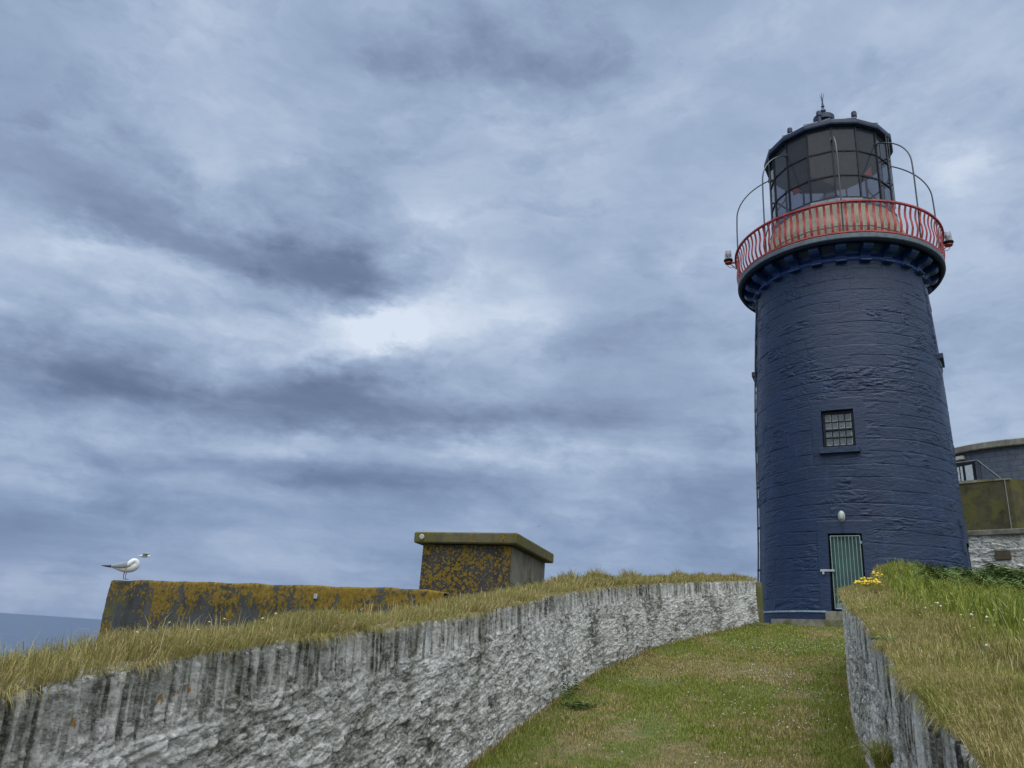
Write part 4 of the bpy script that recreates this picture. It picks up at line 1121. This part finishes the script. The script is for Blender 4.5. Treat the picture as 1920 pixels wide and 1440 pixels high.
# limewashed yard wall with coping
M_YARD = wall_mat('limewashed yard wall', 9.1)
yd = empty('yard_wall', azp(34, 26, 3), 'whitewashed rubble yard wall with flat coping, behind the right foot of the lighthouse', 'wall')
Ya, Yb = azp(29.0, 27.0), azp(41, 25.2); dy_ = (Yb-Ya).normalized(); ny_ = Vector((dy_.y, -dy_.x, 0)); Ly = (Yb-Ya).length
uu = np.linspace(0, Ly, 420); vv = np.linspace(2.4, 5.42, 190); U_, V_ = np.meshgrid(uu, vv, indexing='ij')
ztop = 5.68-.012*(U_-1.0)*10/10
wa_ = fbm(U_*1.5, V_*3, 3, 501)-.5; f1, f2, idr = voronoi((U_+.3*wa_)/.35, (V_+.1*wa_)/.12, 503)
ds_ = (idr-.5)*.05*sst(f2-f1, 0, .3)+.03*sst(f2-f1, 0, .15)+(fbm(U_*9, V_*25, 4, 505)-.5)*.06
Vv = np.stack([Ya.x+dy_.x*U_+ny_.x*ds_, Ya.y+dy_.y*U_+ny_.y*ds_, V_+.12*(1-U_/Ly)], -1).reshape(-1, 3)
me = mesh_np('stonework', Vv, grid_faces(len(uu), len(vv))[:, ::-1], {'tone': idr.ravel(), 'slab': np.zeros(idr.size), 'pale': np.clip(1.25+(fbm(U_*1.3, V_*2, 3, 507)-.5)*1.2, 0, 1.5).ravel()})
link_mesh('stonework', me, M_YARD, yd)
mb = MB(); mb.box((Ya+Yb)/2-ny_*.22+ZA*3.9, (Ly/2, .12, 1.55), (dy_, ny_, ZA)); mb.build('backing', M_HUTS, yd)
mb = MB(); cdz = (dy_-ZA*(.12/Ly)).normalized(); mb.box((Ya+Yb)/2-ny_*.12+ZA*5.555, (Ly/2, .24, .075), (cdz, ny_, cdz.cross(ny_)*-1 if cdz.cross(ny_).z < 0 else cdz.cross(ny_)), .012)
mb.build('coping', concrete_mat('grey coping', (.20, .195, .17), 0, .25), yd)
mb = MB(); mb.box(Ya+dy_*(.0+2.02)+ny_*.035+ZA*4.93, (.20, .045, .13), (dy_, ny_, ZA), .01); mb.build('vent_stone', simple('brown vent stone', (.085, .07, .045), .9, bump=.01), yd)
# tall mossy concrete wall carrying the terrace
tw = empty('terrace_wall', azp(33, 30, 4), 'tall mossy brown concrete terrace wall below the slate-hung round building', 'wall')
Pc = azp(33.95, 29.6); Pl = azp(26, 30.9); Pr = azp(41, 31.5); M_TW = concrete_mat('mossy brown concrete', (.070, .062, .036), 0, .55)
mb = MB(); th = .35
def slabwall(mb, P, Q, z0, zp, zq, th):
    d = (Q-P).normalized(); nn_ = Vector((-d.y, d.x, 0)); nn_ = nn_ if nn_.y > 0 else -nn_
    vs = [P+ZA*z0, P+ZA*zp, P+nn_*th+ZA*z0, P+nn_*th+ZA*zp, Q+ZA*z0, Q+ZA*zq, Q+nn_*th+ZA*z0, Q+nn_*th+ZA*zq]; mb.hexa(vs)
slabwall(mb, Pl, Pc, 3.0, 7.95, 7.80, 2.5); w1_ = mb.build('wall', M_TW, tw)
mb = MB(); slabwall(mb, Pc+Vector((.0, .01, 0)), Pr, 3.0, 7.80, 7.72, 2.0); mb.build('wall', M_TW, tw)
mb = MB(); mb.tube([azp(33.65, 29.55, 7.8), azp(33.65, 29.55, 3.2)], .012, 6); mb.build('pipe', simple('pale pipe', (.22, .22, .19), .6), tw)
mb = MB(); dl = (Pc-Pl).normalized(); nl = Vector((-dl.y, dl.x, 0))
slabwall(mb, Pl-nl*.03+ZA*0, Pc-nl*.03, 7.80, 8.0, 7.85, .3); mb.build('wall_coping', M_STEP, tw)

rb_ = empty('round_building', azp(35.2, 36, 7.5), 'round single-storey building hung with blue grey slates, behind the lighthouse on the right', 'building')
BC = azp(35.2, 36); RB = 4.0
mt, n, b = material('blue grey hung slates'); M_SL = mt
ua_ = n.attr('ua'); za_ = n.attr('za'); cb = n.new('ShaderNodeCombineXYZ'); n.l.new(ua_, cb.inputs[0]); n.l.new(za_, cb.inputs[1])
br = n.new('ShaderNodeTexBrick'); n.put(br.inputs['Vector'], cb.outputs[0]); br.inputs['Scale'].default_value = 1.0
br.inputs['Brick Width'].default_value = .42; br.inputs['Row Height'].default_value = .20; br.inputs['Mortar Size'].default_value = .012; br.inputs['Mortar Smooth'].default_value = .2
br.inputs['Color1'].default_value = (.040, .056, .088, 1); br.inputs['Color2'].default_value = (.055, .072, .105, 1); br.inputs['Mortar'].default_value = (.02, .027, .04, 1)
n.put(b.inputs['Base Color'], n.mix(.35, br.outputs['Color'], n.ramp(n.noise(n.pos(), 5, 6, .6), [(.3, (.03, .045, .075)), (.7, (.12, .14, .17))])))
b.inputs['Roughness'].default_value = .5; n.put(b.inputs['Normal'], n.bump(br.outputs['Fac'], -.02))
th_ = np.linspace(0, 2*np.pi, 181); zz_ = np.linspace(6.6, 9.60, 40); TH, ZB = np.meshgrid(th_, zz_, indexing='ij')
me = mesh_np('slate_wall', np.stack([BC.x+RB*np.cos(TH), BC.y+RB*np.sin(TH), ZB], -1).reshape(-1, 3), grid_faces(181, 40), {'ua': (TH*RB).ravel(), 'za': ZB.ravel()})
link_mesh('slate_wall', me, M_SL, rb_)
mb = MB(); mb.lathe(BC, [(RB-.1, 9.50), (RB+.16, 9.50), (RB+.18, 9.53), (RB+.18, 9.72), (RB+.12, 9.76), (.1, 9.82)], 120, cap=False, smooth=False)
mb.build('parapet', concrete_mat('pale concrete parapet', (.16, .155, .135), 0, .3), rb_)
def bang(aa, off):    # point on the drum seen at azimuth aa
    d = azp(aa, 1); b__ = d.dot(BC); c__ = BC.dot(BC)-(RB+off)**2; t_ = b__-math.sqrt(max(b__*b__-c__, 0)); return d*t_
p0, p1 = bang(31.0, .02), bang(32.05, .02); dd_ = (p1-p0).normalized(); nd = Vector((dd_.y, -dd_.x, 0)); wd_ = (p1-p0).length
dr_ = MB(); dr_.box((p0+p1)/2+ZA*8.15, (wd_/2+.05, .05, 1.02), (dd_, nd, ZA)); dro = dr_.build('door', M_BLACK, rb_)
mb = MB()
for (f_, w_) in ((.0, .045), (.2, .04), (.62, .14)): mb.box(p0+dd_*(wd_*(.2+f_*.95))+nd*.055+ZA*8.15, (w_, .012, .86), (dd_, nd, ZA))
mb.build('door_glass', simple('bright door glass', (.42, .46, .50), .12, var=.1), dro)
p2, p3 = bang(35.05, .02), bang(36.3, .02); d3 = (p3-p2).normalized(); n3 = Vector((d3.y, -d3.x, 0))
mb = MB(); mb.box((p2+p3)/2+ZA*8.65, ((p3-p2).length/2, .05, .72), (d3, n3, ZA)); wo = mb.build('window', M_BLACK, rb_)
mb = MB(); mb.box((p2+p3)/2+ZA*8.65+n3*.05, ((p3-p2).length/2-.08, .012, .62), (d3, n3, ZA)); mb.build('pane', M_PANE, wo)
pb = bang(31.35, .05); mb = MB(); mb.box(pb+ZA*9.33, (.17, .08, .08), (dd_, nd, ZA), .03); mb.build('wall_lamp', simple('cream lamp housing', (.42, .41, .34), .4), rb_)
hr_ = MB(); q = [azp(30.4, 31.2, 8.78), azp(32.3, 31.2, 8.87), azp(33.45, 30.6, 8.05)]
hr_.tube(q, .035, 6)
for a_ in (31.05, 32.3, 32.45): hr_.tube([azp(a_, 31.2, 7.6), azp(a_, 31.2, 8.82)], .03, 6)
ho = hr_.build('terrace_handrail', M_PIPE); tag(ho, 'dark tubular handrail on the terrace in front of the round building', 'handrail')

# ------------------------------------------------------------------ gulls
M_BW = simple('white plumage', (.60, .61, .62), .7, var=.06, scale=60)
M_BG = simple('grey mantle plumage', (.21, .225, .26), .7, var=.1, scale=60)
M_BK = simple('black wing tip', (.015, .016, .022), .6)
M_YE = simple('yellow beak', (.42, .30, .04), .4)
M_LEG = simple('pink grey leg', (.20, .13, .13), .6)
def loft(path, fr, up, side, org, n=16, smooth=True):
    """path: (a, y, z, half-height, half-width); rings perpendicular to the path"""
    m_ = MB(); P = [org+fr*p[0]+side*p[1]+up*p[2] for p in path]; vs = []; fs = []; L = len(P)
    for i, p in enumerate(path):
        d = (P[min(i+1, L-1)]-P[max(i-1, 0)]).normalized(); b_ = (side-d*side.dot(d)).normalized(); a_ = d.cross(b_)
        for k in range(n):
            t_ = 2*math.pi*k/n; vs.append(P[i]+a_*(p[3]*math.sin(t_))+b_*(p[4]*math.cos(t_)))
    for i in range(L-1):
        for k in range(n): fs.append((i*n+k, i*n+(k+1) % n, (i+1)*n+(k+1) % n, (i+1)*n+k))
    fs.append(tuple(range(n))); fs.append(tuple((L-1)*n+k for k in range(n))[::-1])
    m_.add(vs, fs, smooth); return m_
gf = Vector((.9149, .4036, 0)); gs = Vector((.4036, -.9149, 0))       # gs: towards the eye
GO = Vector((-4.8527, 11.0103, 2.128))-gf*.275
gull = empty('herring_gull', GO, 'grey and white gull preening, head tucked down, standing on the lichen wall', 'gull')
body = [(-.285, 0, .150, .004, .012), (-.24, 0, .150, .008, .024), (-.18, 0, .150, .012, .030), (-.14, 0, .150, .024, .036), (-.10, 0, .150, .042, .048), (-.05, 0, .154, .060, .060), (0, 0, .160, .070, .067),
        (.045, 0, .168, .074, .068), (.085, .004, .185, .072, .064), (.108, .010, .212, .062, .056), (.104, .018, .242, .050, .048), (.082, .030, .258, .042, .042), (.056, .042, .250, .037, .038),
        (.036, .052, .230, .034, .036), (.022, .058, .208, .032, .034), (.012, .060, .188, .024, .026), (.006, .060, .172, .012, .014)]
bo = loft(body, gf, ZA, gs, GO, 18).build('body', M_BW, gull)
bo.modifiers.new('sub', 'SUBSURF').levels = 1; bo.modifiers[0].render_levels = 1
for sg in (1, -1):
    wg = [(.055, sg*.052, .205, .018, .008), (.03, sg*.062, .200, .034, .012), (-.03, sg*.064, .188, .042, .014), (-.09, sg*.054, .176, .036, .014), (-.15, sg*.038, .166, .022, .012), (-.19, sg*.026, .162, .014, .009), (-.20, sg*.023, .161, .010, .007)]
    wo_ = loft(wg, gf, ZA, gs, GO, 12).build('wing', M_BG, gull)
    wt = [(-.195, sg*.024, .160, .016, .010), (-.22, sg*.022, .158, .015, .009), (-.27, sg*.013, .157, .010, .007), (-.315, sg*.004, .156, .003, .003)]
    loft(wt, gf, ZA, gs, GO, 10).build('wing_tip', M_BK, wo_)
loft([(.010, .060, .176, .011, .010), (.002, .061, .158, .009, .007), (-.006, .061, .138, .006, .005), (-.008, .061, .128, .002, .002)], gf, ZA, gs, GO, 10).build('beak', M_YE, gull)
mb = MB()
mb.lathe(GO+gf*.022+gs*.091+ZA*.216, [(.0035, 0), (.003, .003)], 8, axis=(gf, ZA, gs)); mb.build('eye', M_BK, gull)
for (a_, y_) in ((-.012, -.022), (.014, .022)):
    mb = MB(); o_ = GO+gf*a_+gs*y_
    mb.tube([o_+ZA*.105-gf*.004, o_+ZA*.055-gf*.006, o_+ZA*.008], [.008, .0055, .006], 8)
    for t_ in (-.35, 0, .35): mb.tube([o_+ZA*.008, o_+gf*(.045*math.cos(t_))+gs*(.045*math.sin(t_))+ZA*.003], [.005, .003], 5)
    mb.build('leg', M_LEG, gull)

def flying(loc, fwd, label, cat='gull'):
    g_ = empty('flying_gull', loc, label, cat); f_ = Vector(fwd).normalized(); s_ = f_.cross(ZA).normalized(); o_ = Vector(loc)
    p = [(-.34, 0, .0, .004, .035), (-.26, 0, .0, .012, .035), (-.18, 0, -.005, .035, .045), (-.05, 0, -.012, .062, .07), (.08, 0, -.005, .055, .062), (.17, 0, .01, .036, .04), (.225, 0, .016, .034, .034), (.265, 0, .012, .018, .02)]
    loft(p, f_, ZA, s_, o_, 14).build('body', M_BW, g_)
    loft([(.26, 0, .012, .011, .010), (.30, 0, .008, .007, .006), (.335, 0, .000, .002, .002)], f_, ZA, s_, o_, 8).build('beak', M_YE, g_)
    for sg in (1, -1):
        ws = [(0, .04, .02, .12), (.02, .20, .075, .115), (.05, .38, .105, .095), (-.02, .56, .085, .06), (-.12, .70, .05, .015)]
        for part_, rng_, mm in (('wing', (0, 4), M_BW), ('wing_tip', (3, 5), M_BG)):
            m_ = MB(); vs = []; fs = []
            sub = ws[rng_[0]:rng_[1]]
            for (a_, y_, z_, ch) in sub:
                for (da, dz) in ((ch, 0), (.3*ch, .012), (-ch, 0), (.3*ch, -.006)): vs.append(o_+f_*(a_+da)+s_*(sg*y_)+ZA*(z_+dz))
            for i in range(len(sub)-1):
                for k in range(4): fs.append((i*4+k, i*4+(k+1) % 4, (i+1)*4+(k+1) % 4, (i+1)*4+k))
            fs += [(0, 1, 2, 3), tuple((len(sub)-1)*4+k for k in (3, 2, 1, 0))]; m_.add(vs, fs)
            if part_ == 'wing': wr_ = m_.build('wing', mm, g_)
            else: m_.build('wing_tip', mm, wr_)
    return g_
vd = Vector((-.4036, .9149, 0))
base_ = Vector((0, 0, 1.6)); q_ = vd*24.0+gf*(-.165)+ZA*(2.125+1.195-1.6)
flying(base_+q_*1.65, gf*1+vd*.12, 'gull gliding in the sky just above and beyond the preening gull')
flying(base_+azp(2.67, 150)+ZA*(.1484*150), Vector((.75, .65, 0)), 'tiny distant gull flying above the turf right of the concrete hut', 'gull')

# ------------------------------------------------------------------ small plants
def polar(az_, d, dz=0.0):
    x, y = math.sin(R(az_))*d, math.cos(R(az_))*d; return x, y, float(ground_z(np.array([x]), np.array([y]))[0])+dz
def clump(name, label, cat, az_, d, rad, n_, L, seed, z=None, **kw):
    r_ = np.random.default_rng(seed); x0, y0, z0 = polar(az_, d); z0 = z0 if z is None else z
    a = r_.uniform(0, 2*np.pi, n_); rr = rad*np.sqrt(r_.random(n_)); x = x0+rr*np.cos(a); y = y0+rr*np.sin(a)
    zz_ = ground_z(x, y) if z is None else np.full(n_, z)
    me = fronds(name, x, y, L*r_.uniform(.6, 1.2, n_), seed+1, z=zz_, **kw)
    o_ = link_mesh(name, me, M_FERN, origin=(x0, y0, z0)); return tag(o_, label, cat)
clump('weed', 'dark green leafy weed on the lawn near the foot of the left wall', 'weed', 6.0, 8.30, .15, 80, .15, 801, npair=5, wid=.55, rise=(.5, 1.0), tone_mu=.35)
clump('weed', 'small dark weed at the far end of the left wall beside the lighthouse', 'weed', 17.6, 17.9, .30, 70, .16, 803, npair=5, wid=.5)
clump('weed', 'green weedy clump on top of the left wall beside the concrete hut', 'weed', 3.3, 8.9, .45, 150, .26, 805, npair=8, wid=.22, rise=(.7, 1.3), tone_mu=.5)
clump('weed', 'small green rosette in the dry grass on the edge of the right wall', 'weed', 25.9, 3.9, .05, 26, .06, 807, npair=4, wid=.6, rise=(.4, .8), tone_mu=.6, z=topR(3.85)+.05)

def tussock(x, y, z, rad, h, n_, seed, name, label, dry_=.8, wid=.008, bias=None, cat='grass tussock', group=None, lean=.55):
    r_ = np.random.default_rng(seed); a = r_.uniform(0, 2*np.pi, n_); rr = rad*np.sqrt(r_.random(n_))
    X_ = x+rr*np.cos(a); Y_ = y+rr*np.sin(a)
    o_ = blades(name, X_, Y_, h*r_.uniform(.55, 1.1, n_)*(1-.5*(rr/rad)**2), np.full(n_, wid), lean, r_.normal(dry_, .2, n_), seed+1, M_GRASS, z=np.full(n_, z), bias=bias, kind=None)
    o_.data.transform(Matrix.Translation((-x, -y, -z))); o_.location = (x, y, z)
    return tag(o_, label, cat, group)
for i, (s_, o_, h_) in enumerate(((9.6, .35, .22), (10.6, .5, .30), (11.4, .4, .34), (11.9, .55, .30), (13.2, .45, .32), (14.3, .4, .20), (15.6, .5, .30), (16.3, .35, .26), (17.2, .4, .24), (17.9, .35, .2))):
    x, y = sq(s_, float(qL(s_))-o_); z = max(float(topL(s_)), gp(x, y)[2])
    tussock(x, y, z, .20, h_, 420, 900+2*i, 'grass_tussock', 'dry grass tussock on the far top of the left wall', group='dry tussocks along the far top of the left wall')
# tuft growing out of the face of the right wall
sx_ = 3.86; px_, py_ = sq(sx_, float(qR(sx_))-.03)
tussock(px_, py_, 1.22, .06, .17, 420, 951, 'wall_tuft', 'olive grass tuft growing out of the face of the right wall', .45, .003, bias=(-.55, .18), lean=1.1)
# tall pale stalks at the right edge
r3 = np.random.default_rng(77)
mb = MB()
for k in range(5):
    x0, y0, z0 = polar(33.2+r3.uniform(-.9, .8), 4.3+r3.uniform(-.4, .5)); h_ = r3.uniform(.14, .26); lx, ly = r3.uniform(-.14, .06), r3.uniform(-.08, .08)
    mb.tube([(x0, y0, z0), (x0+lx*.4, y0+ly*.4, z0+h_*.55), (x0+lx, y0+ly, z0+h_)], [.0022, .0018, .001], 5)
o = mb.build('grass_stalks', simple('pale grass stalk', (.36, .36, .20), .6)); tag(o, 'tall pale grass stalks at the right edge of the picture', 'grass stalks', kind='stuff')

# daisies in the lawn, clover and yellow flowers on the bank
def flowers(name, x, y, z, r, seed, mat, label, cat, kind='stuff', parent=None, petals=6, thick=.5):
    r_ = np.random.default_rng(seed); n_ = len(x); V = []; F = []
    an = np.arange(petals)*2*np.pi/petals
    tx_, ty_ = r_.normal(0, .3, n_), r_.normal(-.15, .3, n_)
    rr = r*r_.uniform(.7, 1.2, n_)
    P = np.zeros((n_, petals+2, 3))
    for k in range(petals):
        cx_, sy_ = np.cos(an[k])*rr, np.sin(an[k])*rr
        P[:, k] = np.stack([x+cx_, y+sy_, z+tx_*cx_+ty_*sy_], -1)
    P[:, petals] = np.stack([x, y, z+rr*thick], -1); P[:, petals+1] = np.stack([x, y, z-rr*thick], -1)
    b_ = (np.arange(n_)*(petals+2))[:, None]; T = []
    for k in range(petals): T.append(b_+np.array([k, (k+1) % petals, petals])); T.append(b_+np.array([(k+1) % petals, k, petals+1]))
    me = mesh_np(name, P.reshape(-1, 3), np.concatenate(T, 0))
    o_ = link_mesh(name, me, mat, parent)
    if label: tag(o_, label, cat, kind=kind)
    return o_
M_DAISY = simple('white petals', (.62, .62, .58), .6, var=.05); M_YEL = simple('yellow petals', (.62, .45, .02), .6, var=.08)
s = r3.uniform(5.3, 15.5, 16000); q = r3.uniform(-1.6, 1.6, 16000)
x, y = sq(s, q); k = (r3.random(len(x)) < .055+.45*sst(fbm(x*1.1+9, y*1.1, 3, 91), .53, .68)*sst(q, -.9, .1)) & (q < qR(s)-.05) & (q > qL(s)+.2)
x, y = x[k], y[k]; k = r3.random(len(x)) < .26; x, y = x[k], y[k]
flowers('daisies', x, y, ground_z(x, y)+.035, .0085, 5, M_DAISY, 'tiny white daisies scattered over the lawn', 'daisies', petals=6)
n_ = 34; s = r3.uniform(1.9, 6.2, n_); o_ = r3.uniform(.18, .75, n_); x, y = sq(s, qR(s)+o_)
flowers('clover_flowers', x, y, ground_z(x, y)+r3.uniform(.06, .09, n_), .008, 6, M_DAISY, 'small white clover flowers in the grass above the right wall', 'flowers', thick=.9)
n_ = 90; s = r3.uniform(3.5, 7.5, n_); o_ = r3.uniform(.2, .7, n_); x, y = sq(s, qR(s)+o_)
flowers('bedstraw_flowers', x, y, ground_z(x, y)+r3.uniform(.05, .10, n_), .008, 8, simple('pale yellow petals', (.42, .42, .14), .6), 'tiny pale yellow flowers in the grass above the right wall', 'flowers')
x = []; y = []; z = []
for k in range(60):
    row = 0 if k < 42 else 1; az_ = 24.25+ (r3.random()**.8)*1.7 if row == 0 else 24.7+r3.random()*1.4
    te = .0955 if row == 0 else .104; te += r3.normal(0, .0007)
    for d_ in np.arange(8.2, 13, .05):
        a_, b_, c_ = polar(az_, d_); c_ = max(c_, float(topR(b_*DS[1]+a_*DS[0])) if float(qR(b_*DS[1]+a_*DS[0])) < a_*DQ[0]+b_*DQ[1] else 0)
        if (c_+.12-1.6)/d_ > te: break
    a_, b_, c_ = polar(az_, d_); x.append(a_); y.append(b_); z.append(max(c_, float(topR(b_*DS[1]+a_*DS[0])))+.12+r3.normal(0, .008))
x, y, z = map(np.array, (x, y, z)); fx, fy, fz = x.mean(), y.mean(), z.mean()-.15
fl = empty('yellow_flower_patch', (fx, fy, fz), 'bright yellow flower patch on the far end of the right wall, before the door', 'flowers')
h0 = None
for i in range(len(x)):
    if h0 is None: h0 = flowers('flower_head', np.array([fx]), np.array([fy]), np.array([fz]), .022, 7, M_YEL, None, None, kind=None, parent=fl, thick=.7); c = h0
    else: c = h0.copy(); COL.objects.link(c); c.parent = fl
    c.location = (x[i]-fx, y[i]-fy, z[i]-fz)
o_ = blades('flower_stems', x, y, np.full(len(x), .15), np.full(len(x), .006), .2, np.full(len(x), .1), 8, M_GRASS, z=z-.14, kind=None, parent=fl)
for nm, sx0, sy0, r_, m_, lab in (('bedstraw_flowers', 3.05, 3.05, .012, simple('cream petals', (.50, .48, .22), .6), ''),): pass
n_ = 12; s = r3.uniform(2.6, 4.6, n_); o_ = r3.uniform(.15, .5, n_); x, y = sq(s, qL(s)-o_)
flowers('vetch_flowers', x, y, np.maximum(ground_z(x, y), topL(s))+.08, .009, 9, simple('cream yellow petals', (.50, .46, .16), .6), 'few cream yellow flowers in the grass above the left wall', 'flowers')
# fleck of foam on the sea
p = azp(-26.76, 4050, -44.9); mb = MB(); vs = []; nf = 14
for k in range(nf):
    a = 2*math.pi*k/nf; vs.append(p+Vector((math.cos(a)*11*(1+.3*math.sin(3*a)), math.sin(a)*60*(1+.2*math.cos(2*a)), .35)))
mb.add(vs, [tuple(range(nf))]); foam = mb.build('sea_foam', M_DAISY); tag(foam, kind='structure')
